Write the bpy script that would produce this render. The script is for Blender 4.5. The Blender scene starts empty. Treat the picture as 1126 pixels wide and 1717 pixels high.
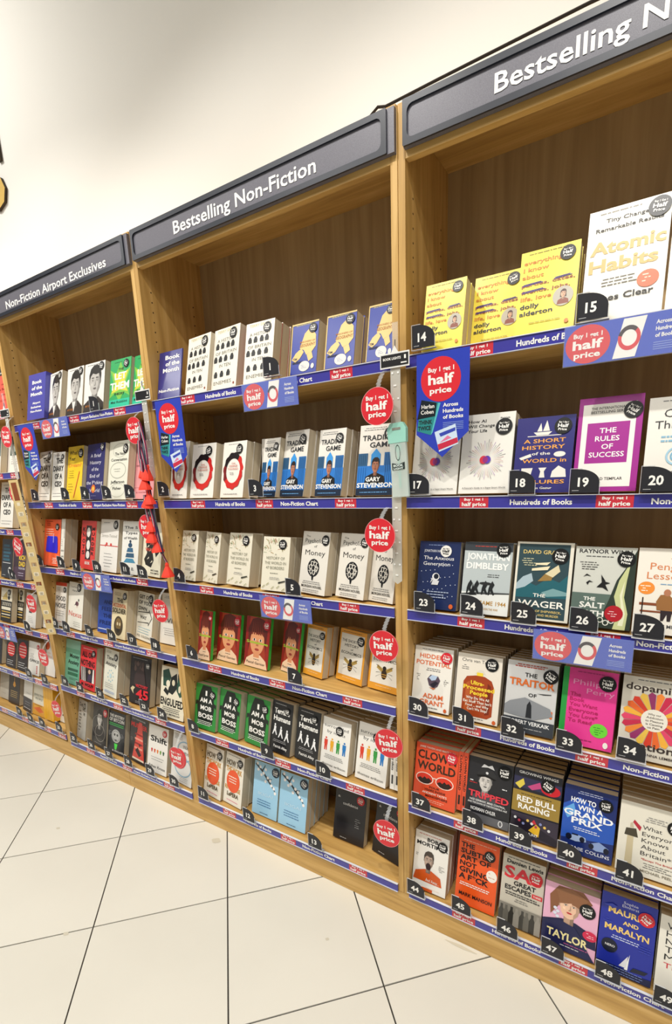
import bpy, math, random
from mathutils import Matrix, Vector
random.seed(7)
PI = math.pi
scene = bpy.context.scene
COL = scene.collection

# ------------------------------------------------------------------ camera
def make_camera():
    cd = bpy.data.cameras.new('camera'); cam = bpy.data.objects.new('camera', cd); COL.objects.link(cam)
    f, yaw, pit, roll = 812.4455, -0.5602, -0.2277, -0.0358
    F = Vector((math.sin(yaw)*math.cos(pit), math.cos(yaw)*math.cos(pit), math.sin(pit)))
    Rt = Vector((math.cos(yaw), -math.sin(yaw), 0)); U = Rt.cross(F)
    c, s = math.cos(roll), math.sin(roll)
    R2 = c*Rt + s*U; U2 = -s*Rt + c*U
    m = Matrix((R2, U2, -F)).transposed().to_4x4()
    m.translation = Vector((0.5808, -1.2289, 1.4445))
    cam.matrix_world = m
    cd.sensor_width = 36; cd.sensor_fit = 'AUTO'; cd.lens = f*36/1717
    cd.shift_x = -15.1235/1717; cd.shift_y = 135.2095/1717
    cd.clip_start = .01
    scene.camera = cam
make_camera()

# ------------------------------------------------------------------ world, lamps, exposure
w = bpy.data.worlds.new('world'); scene.world = w; w.use_nodes = True
w.node_tree.nodes['Background'].inputs[0].default_value = (1.0, .99, .97, 1)
w.node_tree.nodes['Background'].inputs[1].default_value = 0.38
def lamp(kind, name, loc, energy, size=.1, target=None, color=(1, .965, .91), spot=None, size_y=None, blend=.6):
    ld = bpy.data.lights.new(name, kind); ld.energy = energy; ld.color = color
    if kind == 'AREA':
        ld.shape = 'RECTANGLE' if size_y else 'DISK'; ld.size = size
        if size_y: ld.size_y = size_y
    else: ld.shadow_soft_size = size
    if kind == 'SPOT': ld.spot_size = math.radians(spot); ld.spot_blend = blend
    o = bpy.data.objects.new(name, ld); COL.objects.link(o); o.location = loc
    t = Vector(target) if target else Vector((loc[0], loc[1], 0))
    o.rotation_euler = (t - Vector(loc)).to_track_quat('-Z', 'Y').to_euler()
    return o
for i, X in enumerate((-3.3, -2.0, -.75, .45, 1.8)):
    lamp('SPOT', 'ceiling_spot', (X, -1.45, 3.75), 150, .04, (X+.05, .1, .6), spot=84)
lamp('SPOT', 'wall_wash_spot', (-3.0, -1.3, 4.25), 190, .05, (-2.6, .3, 3.0), spot=78, blend=1)
for X in (-5, -2.4, .2, 2.8):
    lamp('AREA', 'added_fill_light', (X, -3.2, 4.36), 45, 1.2, color=(1, .98, .95))  # unseen area lamps added overhead as broad ambient fill

scene.view_settings.view_transform = 'Standard'; scene.view_settings.look = 'None'
scene.view_settings.gamma = 1; scene.view_settings.use_curve_mapping = False
scene.view_settings.exposure = -0.36

# ------------------------------------------------------------------ helpers
def lin(h):
    h = h.lstrip('#')
    if len(h) == 3: h = ''.join(c*2 for c in h)
    v = [int(h[i:i+2], 16)/255 for i in (0, 2, 4)]
    return tuple(x/12.92 if x <= .04045 else ((x+.055)/1.055)**2.4 for x in v) + (1,)
MATS = {}
def mat(h, rough=.5, spec=.4, metal=0, alpha=1, trans=0, coat=0, emit=0):
    k = (h, rough, spec, metal, alpha, trans, coat, emit)
    if k in MATS: return MATS[k]
    m = bpy.data.materials.new('colour_'+h.strip('#')); m.use_nodes = True
    b = m.node_tree.nodes['Principled BSDF']
    b.inputs['Base Color'].default_value = lin(h); b.inputs['Roughness'].default_value = rough
    b.inputs['Specular IOR Level'].default_value = spec; b.inputs['Metallic'].default_value = metal
    b.inputs['Alpha'].default_value = alpha; b.inputs['Transmission Weight'].default_value = trans
    b.inputs['Coat Weight'].default_value = coat; b.inputs['Coat Roughness'].default_value = .12
    MATS[k] = m
    return m
def nodemat(name, build):
    m = bpy.data.materials.new(name); m.use_nodes = True
    nt = m.node_tree; b = nt.nodes['Principled BSDF']; build(nt, b); return m
def ramp(nt, fac, stops):
    r = nt.nodes.new('ShaderNodeValToRGB'); e = r.color_ramp.elements
    while len(e) < len(stops): e.new(.5)
    for q, (p_, c) in zip(e, stops): q.position = p_; q.color = lin(c)
    nt.links.new(fac, r.inputs[0]); return r.outputs[0]
def wood(name, scale, c1, c2, c3):
    def f(nt, b):
        tc = nt.nodes.new('ShaderNodeTexCoord'); mp = nt.nodes.new('ShaderNodeMapping'); mp.inputs['Scale'].default_value = scale
        nt.links.new(tc.outputs['Object'], mp.inputs[0])
        n = nt.nodes.new('ShaderNodeTexNoise'); n.inputs['Scale'].default_value = 1; n.inputs['Detail'].default_value = 6; n.inputs['Distortion'].default_value = .6
        nt.links.new(mp.outputs[0], n.inputs[0])
        col = ramp(nt, n.outputs[0], [(.3, c1), (.5, c2), (.7, c3)])
        nt.links.new(col, b.inputs['Base Color'])
        b.inputs['Roughness'].default_value = .45; b.inputs['Specular IOR Level'].default_value = .35
        bp = nt.nodes.new('ShaderNodeBump'); bp.inputs['Strength'].default_value = .12; bp.inputs['Distance'].default_value = .001
        nt.links.new(n.outputs[0], bp.inputs['Height']); nt.links.new(bp.outputs[0], b.inputs['Normal'])
    return nodemat(name, f)
OAKV = wood('oak_upright_grain', (45, 45, 3), 'b58d4f', 'c9a05c', 'dab371')
OAKH = wood('oak_long_grain', (3, 45, 45), 'b58d4f', 'c9a05c', 'dab371')
OAKB = wood('oak_back_board', (30, 30, 1.6), 'a08660', 'b0956c', 'bea378')
def f_(nt, b):
    n = nt.nodes.new('ShaderNodeTexNoise'); n.inputs['Scale'].default_value = 1.3; n.inputs['Detail'].default_value = 5
    tc = nt.nodes.new('ShaderNodeTexCoord'); nt.links.new(tc.outputs['Object'], n.inputs[0])
    nt.links.new(ramp(nt, n.outputs[0], [(.3, 'dcd9cd'), (.6, 'e2dfd3')]), b.inputs['Base Color'])
    n2 = nt.nodes.new('ShaderNodeTexNoise'); n2.inputs['Scale'].default_value = 5; n2.inputs['Detail'].default_value = 6
    nt.links.new(tc.outputs['Object'], n2.inputs[0])
    mr = nt.nodes.new('ShaderNodeMapRange'); mr.inputs[3].default_value = .22; mr.inputs[4].default_value = .42
    nt.links.new(n2.outputs[0], mr.inputs[0]); nt.links.new(mr.outputs[0], b.inputs['Roughness'])
    b.inputs['Specular IOR Level'].default_value = .4
TILE = nodemat('cream_floor_tile', f_)
def f_(nt, b):
    n = nt.nodes.new('ShaderNodeTexNoise'); n.inputs['Scale'].default_value = 60; n.inputs['Detail'].default_value = 4
    tc = nt.nodes.new('ShaderNodeTexCoord'); nt.links.new(tc.outputs['Object'], n.inputs[0])
    b.inputs['Base Color'].default_value = lin('f2f0ea'); b.inputs['Roughness'].default_value = .75
    bp = nt.nodes.new('ShaderNodeBump'); bp.inputs['Strength'].default_value = .08; bp.inputs['Distance'].default_value = .002
    nt.links.new(n.outputs[0], bp.inputs['Height']); nt.links.new(bp.outputs[0], b.inputs['Normal'])
WALL = nodemat('painted_plaster', f_)
def f_(nt, b):
    tc = nt.nodes.new('ShaderNodeTexCoord'); mp = nt.nodes.new('ShaderNodeMapping'); mp.inputs['Scale'].default_value = (2, 900, 2)
    nt.links.new(tc.outputs['Object'], mp.inputs[0])
    n = nt.nodes.new('ShaderNodeTexNoise'); n.inputs['Scale'].default_value = 1; n.inputs['Detail'].default_value = 3
    nt.links.new(mp.outputs[0], n.inputs[0])
    nt.links.new(ramp(nt, n.outputs[0], [(.3, 'b5a68a'), (.65, 'd8ccb4')]), b.inputs['Base Color']); b.inputs['Roughness'].default_value = .85
PAGES = nodemat('paper_page_edges', f_)
def f_(nt, b):
    tc = nt.nodes.new('ShaderNodeTexCoord'); n = nt.nodes.new('ShaderNodeTexNoise'); n.inputs['Scale'].default_value = 900; n.inputs['Detail'].default_value = 2
    nt.links.new(tc.outputs['Object'], n.inputs[0])
    nt.links.new(ramp(nt, n.outputs[0], [(.35, '55545e'), (.7, '73717a')]), b.inputs['Base Color']); b.inputs['Roughness'].default_value = .38
SIGNM = nodemat('grained_sign_plastic', f_)
FRAME = mat('1f2430', .3, .5); INK = mat('141414', .45)
CLEAR = mat('f0f2f4', .08, .6, alpha=.07)
CLEAR2 = mat('e8ecec', .12, .6, alpha=.18)
BLUE = '3a3a94'; RED = 'd92a35'; WHITE = 'f2f0ea'

class MB:
    def __init__(s): s.v = []; s.f = []; s.m = []; s.mats = []
    def mi(s, m):
        if m not in s.mats: s.mats.append(m)
        return s.mats.index(m)
    def add(s, vs, fs, m, M=None):
        o = len(s.v); s.v += [tuple(M @ Vector(p)) if M else tuple(p) for p in vs]
        k = s.mi(m)
        for q in fs: s.f.append([o+i for i in q]); s.m.append(k)
    def box(s, a, b, m, M=None):
        (x0, y0, z0), (x1, y1, z1) = a, b
        s.add([(x0,y0,z0),(x1,y0,z0),(x1,y1,z0),(x0,y1,z0),(x0,y0,z1),(x1,y0,z1),(x1,y1,z1),(x0,y1,z1)],
              [(0,3,2,1),(4,5,6,7),(0,1,5,4),(1,2,6,5),(2,3,7,6),(3,0,4,7)], m, M)
    def prism(s, pts, y0, y1, m, M=None):       # outline in x,z (counter-clockwise seen from -y), front at y0, back at y1
        n = len(pts)
        s.add([(x, y0, z) for x, z in pts]+[(x, y1, z) for x, z in pts],
              [list(range(n)), list(range(2*n-1, n-1, -1))]+[(i, n+i, n+(i+1) % n, (i+1) % n) for i in range(n)], m, M)
    def face(s, pts, y, m, M=None): s.add([(x, y, z) for x, z in pts], [list(range(len(pts)))], m, M)
    def ring(s, cx, cz, rx, rz, tx, tz, y, m, n=28):
        vs = []; fs = []
        for i in range(n):
            a = 2*PI*i/n; vs += [(cx+rx*math.cos(a), y, cz+rz*math.sin(a)), (cx+(rx-tx)*math.cos(a), y, cz+(rz-tz)*math.sin(a))]
        for i in range(n): j = (i+1) % n; fs.append((2*i, 2*j, 2*j+1, 2*i+1))
        s.add(vs, fs, m)
    def mesh(s, name):
        me = bpy.data.meshes.new(name); me.from_pydata(s.v, [], s.f)
        for m in s.mats: me.materials.append(m)
        me.polygons.foreach_set('material_index', s.m); me.update(); return me
    def obj(s, name, parent=None, bevel=0):
        return link(name, s.mesh(name), parent, bevel)
def link(name, me, parent=None, bevel=0):
    o = bpy.data.objects.new(name, me); COL.objects.link(o)
    if parent: o.parent = parent
    if bevel:
        b = o.modifiers.new('bevel', 'BEVEL'); b.width = bevel; b.segments = 2; b.limit_method = 'ANGLE'
    return o
def empty(name, loc=(0, 0, 0), rot=(0, 0, 0)):
    o = bpy.data.objects.new(name, None); COL.objects.link(o); o.location = loc; o.rotation_euler = rot; o.empty_display_size = .05; return o
def tag(o, label, cat, group=None):
    n = len(label.split()); assert 4 <= n <= 16, (n, label)
    o['label'] = label; o['category'] = cat
    if group: o['group'] = group
    return o
def ell(cx, cz, rx, rz, n=22, a0=0, a1=2*PI):
    full = abs(a1-a0-2*PI) < 1e-6; k = n if full else n+1
    return [(cx+rx*math.cos(a0+(a1-a0)*i/n), cz+rz*math.sin(a0+(a1-a0)*i/n)) for i in range(k)]

# text glyph store: every string is turned into flat geometry once
GLY = {}; WANT = set()
def want(s, b): WANT.add((s, b))
def bake_text():
    todo = [k for k in WANT if k not in GLY]
    obs = []
    for s, b in todo:
        c = bpy.data.curves.new('lettering', 'FONT'); c.body = s; c.size = 1; c.resolution_u = 2; c.fill_mode = 'FRONT'; c.offset = {0: 0, 1: .016, 2: .03}[b]
        o = bpy.data.objects.new('lettering', c); COL.objects.link(o); obs.append(o)
    dg = bpy.context.evaluated_depsgraph_get(); dg.update()
    for k, o in zip(todo, obs):
        me = o.evaluated_get(dg).to_mesh()
        vs = [(v.co.x, v.co.y) for v in me.vertices]; fs = [list(p.vertices) for p in me.polygons]
        x0 = min([v[0] for v in vs] or [0]); x1 = max([v[0] for v in vs] or [1])
        GLY[k] = ([((x-x0)/(x1-x0), y/.729) for x, y in vs], fs, (x1-x0)/.729)
        o.evaluated_get(dg).to_mesh_clear()
    for o in obs:
        c = o.data; bpy.data.objects.remove(o); bpy.data.curves.remove(c)
def text(mb, s, x0, x1, z, h, y, m, b=1, M=None, slant=0):      # baseline z, capital height h, fitted between x0 and x1
    vs, fs, _ = GLY[(s, b)]
    mb.add([(x0+vx*(x1-x0)+slant*vy*h, y, z+vy*h) for vx, vy in vs], fs, m, M)
# ------------------------------------------------------------------ cover designs (flat print)
# u to the right and v up, both 0..1 over the cover
def t(s, x0, x1, z, h, c='111', b=1, sl=0): want(s, b); return ('t', s, x0, x1, z, h, c, b, sl)
def r(x0, z0, x1, z1, c): return ('p', [(x0, z0), (x1, z0), (x1, z1), (x0, z1)], c)
def p(pts, c): return ('p', pts, c)
def e(cx, cz, rx, rz, c): return ('p', ell(cx, cz, rx, rz), c)
def g(cx, cz, rx, rz, tt, c): return ('g', cx, cz, rx, rz, tt, c)
def lines(x0, x1, z, n, c='555', gap=.028, hh=.008, jag=1):      # rows of words too small to read
    out = []; rr = random.Random(int(z*999)+n)
    for i in range(n):
        a = x0+rr.uniform(0, .06)*jag; q = x1-rr.uniform(0, .12)*jag; x = a
        while x < q-.02:
            wd = min(rr.uniform(.03, .1), q-x); out.append(r(x, z-i*gap, x+wd, z-i*gap+hh, c)); x += wd+.014
    return out
def T(rows, c='111', b=1, h=.06): return [t(s, x0, x1, z, (q[0] if q else h), c, b) for s, x0, x1, z, *q in rows]
def person(cx, cz, s, skin='d8a585', hair='3a2a20', top='333', lip='a04a44', wide=1.0, bob=0):
    k = .65*s; o = []; P = lambda pts, c: p([(cx+x*s, cz+z*k) for x, z in pts], c)
    hx = skin if len(skin) == 6 else ''.join(q*2 for q in skin); v = [int(hx[i:i+2], 16) for i in (0, 2, 4)]
    mul = lambda f: ''.join('%02x' % max(0, min(255, int(q*f))) for q in v); sh, dk, hi = mul(.8), mul(.62), mul(1.1)
    if bob: o.append(P([(-.9, -1), (-.8, .9), (0, 1.45), (.8, .9), (.9, -1)], hair))
    o += [P([(-1.5*wide, -3), (1.5*wide, -3), (1.3*wide, -1.8), (.5, -1.25), (-.5, -1.25), (-1.3*wide, -1.8)], top), P([(-.34, -1.7), (.34, -1.7), (.36, -.5), (-.36, -.5)], dk), P([(-.3, -1.6), (.1, -1.6), (.1, -.7), (-.36, -.6)], sh),
          e(cx-.68*s, cz+0*k, .09*s, .2*k, sh), e(cx+.68*s, cz, .09*s, .2*k, dk),
          P([(-.66, .4), (-.68, -.1), (-.6, -.55), (-.36, -.95), (-.12, -1.08), (.12, -1.08), (.36, -.95), (.6, -.55), (.68, -.1), (.66, .4), (.5, .9), (0, 1.1), (-.5, .9)], skin),
          P([(.3, -1), (.6, -.55), (.68, -.1), (.66, .4), (.5, .9), (.44, .2), (.46, -.3), (.3, -.6)], sh), P([(-.5, -.1), (-.3, -.1), (-.28, -.35), (-.46, -.3)], hi),
          P([(-.74, .0), (-.78, .6), (-.6, 1.1), (-.2, 1.38), (.3, 1.38), (.66, 1.1), (.78, .6), (.74, 0), (.62, .36), (.5, .66), (.1, .6), (-.3, .72), (-.56, .5), (-.64, .3)], hair)]
    for q in (-.28, .28):
        o += [e(cx+q*s, cz+.14*k, .16*s, .1*k, sh), e(cx+q*s, cz+.11*k, .12*s, .055*k, 'ddd8d0'), e(cx+q*s, cz+.11*k, .055*s, .056*k, '2a201c'), P([(q-.17, .3), (q+.17, .3), (q+.12, .37), (q-.12, .38)], hair)]
    o += [P([(.02, .15), (.06, .15), (.13, -.24), (-.06, -.26), (.02, -.2)], sh), P([(-.09, -.28), (.12, -.28), (.06, -.32), (-.05, -.32)], dk), P([(-.22, -.52), (-.06, -.46), (0, -.49), (.06, -.46), (.22, -.52), (.1, -.62), (-.1, -.62)], lip), P([(-.22, -.525), (.22, -.525), (0, -.545)], dk)]
    return o
def scribble(x0, x1, z, c): return [p([(x0, z), (x1, z+.012), (x1, z+.02), (x0, z+.01)], c), p([(x0+.02, z+.014), (x1-.03, z+.024), (x1-.03, z+.032), (x0+.02, z+.022)], c)]
def F(*a):
    o = []
    for q in a:
        if isinstance(q, list): o += F(*q)
        else: o.append(q)
    return o
def fine(x0, x1, z, c='777'): return lines(x0, x1, z, 1, c, hh=.01)
STK = (.82, .88, .12, '151515')
D = {}   # name: (description, cover colour, spine colour, sticker, elements)
def d(name, desc, bg, spine, stk, *el): D[name] = (desc, bg, spine, stk, F(*el))
d('everything', 'yellow memoir with scribbled-out title words', 'f3e04e', 'f3e04e', (.8, .88, .115, '151515'), fine(.1, .9, .955, '8a7a30'),
  T([('everything', .06, .72, .84), ('I know', .06, .5, .755), ('about', .05, .42, .67)], 'd8863a', h=.05),
  T([('parties, dates,', .05, .95, .575, .04), ('friends, jobs,', .05, .88, .49, .04)], 'a0564a'), T([('life, love', .05, .58, .405)], 'd8863a', h=.05),
  scribble(.06, .42, .585, '3a2f86'), scribble(.6, .9, .6, '3a2f86'), scribble(.06, .46, .5, '3a2f86'),
  T([('dolly', .05, .38, .31), ('alderton', .05, .62, .225)], '1c2240', h=.055), e(.78, .38, .17, .115, 'b9b2a2'), person(.785, .405, .06, 'e0b090', '4a2c20', '8a4632', 'a04a44', 1.1, 1), fine(.2, .8, .12, 'a89a40'), e(.87, .08, .035, .025, 'd8863a'))
d('atomic', 'large cream habit guide with gold title', 'ece6d6', 'e6e0d0', (.86, .9, .12, '151515'), fine(.1, .7, .955, '888070'),
  T([('Tiny Changes,', .22, .8, .875, .035), ('Remarkable Results', .1, .92, .8, .035)], '2a2622'), T([('Atomic', .05, .97, .6, .115), ('Habits', .05, .9, .44, .115)], 'd9b674', 2),
  lines(.2, .7, .36, 3, '6a6458'), e(.8, .3, .13, .075, 'e2622f'), lines(.72, .88, .33, 3, 'f4d0b8', hh=.01), T([('James Clear', .08, .88, .17, .055)], '1c1a18'))
d('howai', 'pale book with rainbow dot sunburst', 'e9e6dd', 'd8d4ca', (.8, .82, .14, '151515'), T([('How AI', .1, .45, .89, .04), ('Will Change', .1, .62, .83, .04), ('Your Life', .1, .48, .77, .04), ('Patrick', .72, .9, .92, .02), ('Dixon', .74, .88, .89, .02)], '222'),
  [p([(.5+.13*math.cos(a)*1.0, .42+.085*math.sin(a)), (.5+(.3+.1*((i*7) % 5)/5)*math.cos(a+.015), .42+(.2+.07*((i*7) % 5)/5)*math.sin(a+.015)), (.5+(.3+.1*((i*7) % 5)/5)*math.cos(a-.01), .42+(.2+.07*((i*7) % 5)/5)*math.sin(a-.01))], ['c9a08c', 'b88', '8a8a8a', '9aa', 'a8b'][i % 5]) for i, a in enumerate([2*PI*k/52 for k in range(52)])],
  e(.46, .42, .075, .05, 'e23a4a'), e(.53, .42, .07, .048, '5a3ab0'), e(.495, .42, .05, .04, 'a03080'), T([("A Futurist's Guide to a Super-Smart World", .08, .92, .06, .018)], '333'))
d('shorthist', 'navy history with white ship and orange title', '2c2a72', '2c2a72', (.8, .86, .13, '151515'),
  p([(.3, .8), (.62, .8), (.56, .76), (.36, .76)], 'e8e4da'), p([(.36, .81), (.42, .92), (.45, .81)], 'e8e4da'), p([(.46, .81), (.52, .95), (.58, .81)], 'e8e4da'), r(.2, .745, .78, .755, 'e8e4da'),
  T([('A SHORT', .14, .86, .66, .052), ('HISTORY', .12, .86, .575, .052)], 'e9a24c'), T([('of the', .3, .62, .5, .04)], 'e8e4da'), T([('WORLD in', .14, .9, .4, .052)], 'e9a24c'),
  p([(.08, .47), (.28, .52), (.3, .48), (.12, .44)], 'e8e4da'), e(.78, .5, .1, .035, 'e8e4da'), p([(.14, .2), (.3, .2), (.34, .33), (.14, .33)], 'e8e4da'), p([(.46, .2), (.56, .2), (.54, .28), (.58, .33), (.44, .33), (.48, .28)], 'e8e4da'),
  p([(.66, .2), (.92, .2), (.9, .3), (.78, .35), (.68, .28)], 'e8e4da'), T([('FAILURES', .12, .9, .12, .05)], 'e9a24c'), T([('Tom Gazur', .3, .7, .05, .03)], 'e8e4da'))
d('rules', 'white success guide framed in magenta', 'a32a8e', '8c2480', (.85, .84, .13, '151515'), r(.07, .05, .9, .93, 'efebe2'), r(.16, .3, .82, .73, 'a32a8e'),
  T([('THE INTERNATIONAL', .2, .75, .87, .028), ('BESTSELLING SERIES', .2, .78, .83, .028)], '3a3634'), T([('THE', .36, .62, .62, .055), ('RULES', .3, .68, .535, .055), ('OF', .41, .59, .45, .055), ('SUCCESS', .22, .77, .365, .055)], 'f2f0ea'), T([('RICHARD TEMPLAR', .2, .78, .12, .03)], '3a3634'))
d('clear', 'cream thinking guide with pale blue swirl', 'eae6dc', 'd8d4ca', STK, fine(.2, .8, .95), T([('Clear', .25, .75, .78, .09), ('Thinking', .12, .9, .66, .09)], '3a3a3c', 0), lines(.2, .8, .56, 2, '8ab8d0', hh=.02, gap=.045),
  g(.5, .36, .17, .1, .03, '9fc8dc'), g(.5, .36, .1, .06, .025, '7ab0cc'), T([('Shane Parrish', .2, .85, .17, .045)], '3a3a3c'))
d('anxious', 'midnight blue cover with floating astronaut', '1c2a55', '1a2242', (.66, .86, .12, 'e8e6e0'), fine(.2, .7, .94, '8090b8'), T([('JONATHAN HAIDT', .12, .62, .84, .04)], 'dfe2ea', 0), T([('The Anxious', .12, .86, .73, .055), ('Generation', .12, .78, .645, .055)], 'f0f0f0', 0),
  [e((i*.37) % .9+.05, ((i*.53) % .62)+.05, .01, .007, 'c8d0e0') for i in range(34)], e(.46, .48, .09, .055, 'e6e6e6'), e(.47, .485, .06, .04, '1a2030'), p([(.36, .36), (.52, .36), (.55, .42), (.4, .44)], 'dcdcdc'), p([(.33, .38), (.4, .44), (.37, .46)], 'dcdcdc'),
  lines(.22, .8, .25, 3, 'a8b4cc', gap=.04, hh=.014), e(.88, .06, .05, .035, 'd0602c'))
d('dimbleby', 'grey wartime history with running soldiers silhouette', 'b9c2c2', '5a6060', (.82, .9, .13, '151515'), r(0, .88, 1, 1, '3a3f44'), fine(.2, .7, .94, 'c04030'), T([('JONATHAN', .06, .95, .76, .09), ('DIMBLEBY', .06, .95, .63, .09)], 'f4f4f0', 2), lines(.5, .85, .55, 2, '333'), r(0, 0, 1, .3, 'e4e6e2'),
  p([(0, .24), (.3, .27), (.6, .28), (1, .3), (1, .32), (.6, .31), (.3, .3), (0, .27)], '4a4c4c'),
  [p([(x, .27), (x+.03, .27), (x+.05, .33), (x+.11, .27), (x+.14, .28), (x+.09, .36), (x+.13, .42), (x+.08, .47), (x+.03, .41), (x+.01, .36)], '222526') for x in (.1, .24, .42, .56)],
  e(.5, .43, .13, .02, '2a2c2c'), p([(.02, .24), (.2, .3), (.24, .42), (.28, .3), (.34, .26)], '1c1e1e'), T([('ENDGAME 1944', .15, .95, .13, .06)], 'b5893c'), T([('HOW STALIN WON THE WAR', .2, .8, .06, .03)], 'b5893c'))
d('wager', 'stormy sea cover with tilting sailing ship', '31484e', 'd9d4c6', (.78, .83, .13, '151515'), r(0, 0, 1, .025, 'e3dece'), r(0, .975, 1, 1, 'e3dece'), r(0, 0, .04, 1, 'e3dece'), r(.94, 0, 1, 1, 'e3dece'),
  p([(.04, .42), (.2, .5), (.4, .44), (.6, .55), (.8, .5), (.94, .6), (.94, .3), (.04, .28)], '26616b'), p([(.04, .46), (.15, .55), (.3, .6), (.34, .5), (.2, .42), (.04, .38)], 'a9bcc4'), p([(.5, .36), (.7, .42), (.94, .38), (.94, .34), (.6, .31)], '7aa2a4'),
  T([('DAVID GRANN', .12, .86, .85, .05)], 'd9c178'), lines(.1, .42, .78, 4, 'c8c4a0', hh=.01), p([(.42, .5), (.66, .52), (.7, .64), (.54, .6)], '9a7a42'), p([(.54, .6), (.76, .72), (.8, .64), (.68, .56)], 'ded2ac'), p([(.3, .66), (.62, .7), (.58, .65), (.3, .63)], 'ece0bc'), p([(.36, .73), (.62, .75), (.56, .71), (.36, .71)], 'ece0bc'),
  T([('THE', .36, .58, .3, .045), ('WAGER', .1, .92, .17, .085)], 'f4f1e6'), T([('A TALE OF SHIPWRECK,', .2, .88, .105, .03), ('MUTINY AND MURDER', .24, .84, .055, .03)], 'd9c178'))
d('salt', 'grey cover with black swallows and rocky headland', 'cfd0c6', '9aa098', (.84, .86, .13, '151515'), T([('RAYNOR WINN', .06, .92, .92, .05)], '222'), fine(.15, .75, .875, '444'), lines(.08, .42, .8, 4, '333'), r(0, 0, .7, .42, '5d6f66'), p([(.5, .12), (.62, .35), (.72, .6), (.9, .82), (1, .98), (1, 0), (.44, 0)], '2f3a30'),
  p([(.72, 0), (.78, .2), (.7, .4), (.76, .6), (.92, .84), (.88, .6), (.86, .4), (.94, .2), (.92, 0)], 'c7cc94'), p([(.8, .05), (.84, .22), (.79, .42), (.85, .6), (.83, .4), (.9, .2), (.88, .05)], 'e6e6c4'),
  p([(.4, .5), (.5, .58), (.62, .56), (.54, .54), (.6, .46), (.5, .5)], '1a1a1a'), p([(.48, .56), (.46, .66), (.54, .58)], '1a1a1a'), p([(.16, .62), (.22, .66), (.3, .63), (.22, .64)], '1a1a1a'), p([(.22, .55), (.27, .58), (.34, .56), (.27, .56), (.25, .52)], '1a1a1a'),
  T([('THE', .2, .4, .33, .045), ('SALT', .14, .56, .24, .07), ('PATH', .14, .56, .14, .07)], 'f0efe6', 2), [g(.42+.09*i, .07+.03*(i % 2), .05, .035, .015, 'e6e6d8') for i in range(4)], e(.72, .19, .15, .1, 'b01c28'), lines(.62, .84, .21, 3, 'eccccc'))
d('penguinl', 'cream cover with man slumped on bench', 'efe9dc', 'e5dfd2', STK, T([('The', .5, .66, .85, .04), ('Penguin', .2, .85, .75, .085), ('Lessons', .16, .82, .64, .085)], 'd98452', 0), e(.17, .53, .13, .075, 'f0913a'), lines(.07, .26, .55, 3, 'fff2e0', hh=.01), fine(.35, .8, .58, '7aa4c8'),
  r(.08, .33, .95, .36, '8a4a2c'), r(.1, .25, .93, .27, '8a4a2c'), r(.12, .17, .14, .42, '2a1a14'), r(.88, .17, .9, .42, '2a1a14'), p([(.36, .28), (.62, .28), (.6, .42), (.52, .47), (.4, .46), (.34, .38)], '9a6a3c'), e(.5, .49, .055, .04, 'b57a5a'), p([(.42, .28), (.6, .28), (.58, .16), (.53, .16), (.52, .24), (.47, .16), (.43, .16)], '33282a'), T([('TOM MICHELL', .3, .9, .08, .04)], '555'))
d('hidden', 'white cover with orange title and cut gem', 'efebe1', 'e0dace', (.84, .86, .13, 'd42a36'), fine(.15, .8, .955, '666'), T([('HIDDEN', .14, .78, .82, .07), ('POTENTIAL', .06, .96, .715, .07)], 'e2703a'), lines(.3, .8, .66, 2, '444'),
  p([(.38, .5), (.46, .57), (.66, .56), (.72, .5), (.66, .4), (.56, .36), (.44, .4)], '5a4a58'), p([(.42, .52), (.5, .57), (.64, .56), (.6, .5), (.5, .48)], 'b8cce4'), p([(.46, .42), (.6, .48), (.68, .46), (.56, .37)], '2a2430'), p([(.44, .37), (.62, .37), (.56, .34)], 'c87850'), lines(.06, .24, .55, 4, '777'), lines(.78, .95, .52, 4, '777'),
  T([('ADAM', .3, .82, .2, .075), ('GRANT', .22, .86, .1, .075)], 'e2703a'), fine(.35, .75, .05), e(.9, .05, .04, .03, 'd0602c'))
d('upp', 'cream cover with brown sausage packet', 'e9e1d2', 'd6cbb8', (.78, .88, .13, '151515'), T([('Chris van Tulleken', .1, .92, .88, .05)], '333', 0), lines(.1, .32, .82, 3, '555'), p([(.42, .72), (.52, .78), (.6, .78), (.66, .72)], 'ddd6c8'), p([(.46, .68), (.6, .68), (.6, .74), (.46, .74)], 'f1d33f'),
  p([(.17, .12), (.17, .58), (.24, .66), (.44, .69), (.64, .69), (.8, .64), (.86, .55), (.86, .12), (.76, .07), (.28, .07)], 'a2421c'), p([(.22, .14), (.24, .56), (.32, .6), (.34, .12)], 'b85a2c'), p([(.7, .12), (.72, .6), (.8, .56), (.8, .14)], '7a2c14'),
  T([('Ultra-', .34, .64, .55, .06), ('Processed', .18, .88, .475, .06), ('People', .34, .74, .4, .06)], 'f4d53c', 2), T([('Why Do We All', .26, .78, .33, .04), ('Eat Stuff That Isn\'t', .2, .84, .275, .04), ('Food ... and Why', .26, .78, .22, .04), ('Can\'t We Stop?', .3, .76, .165, .04)], 'f5efe0'), fine(.3, .8, .04), e(.92, .04, .04, .03, 'd0602c'))
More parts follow.
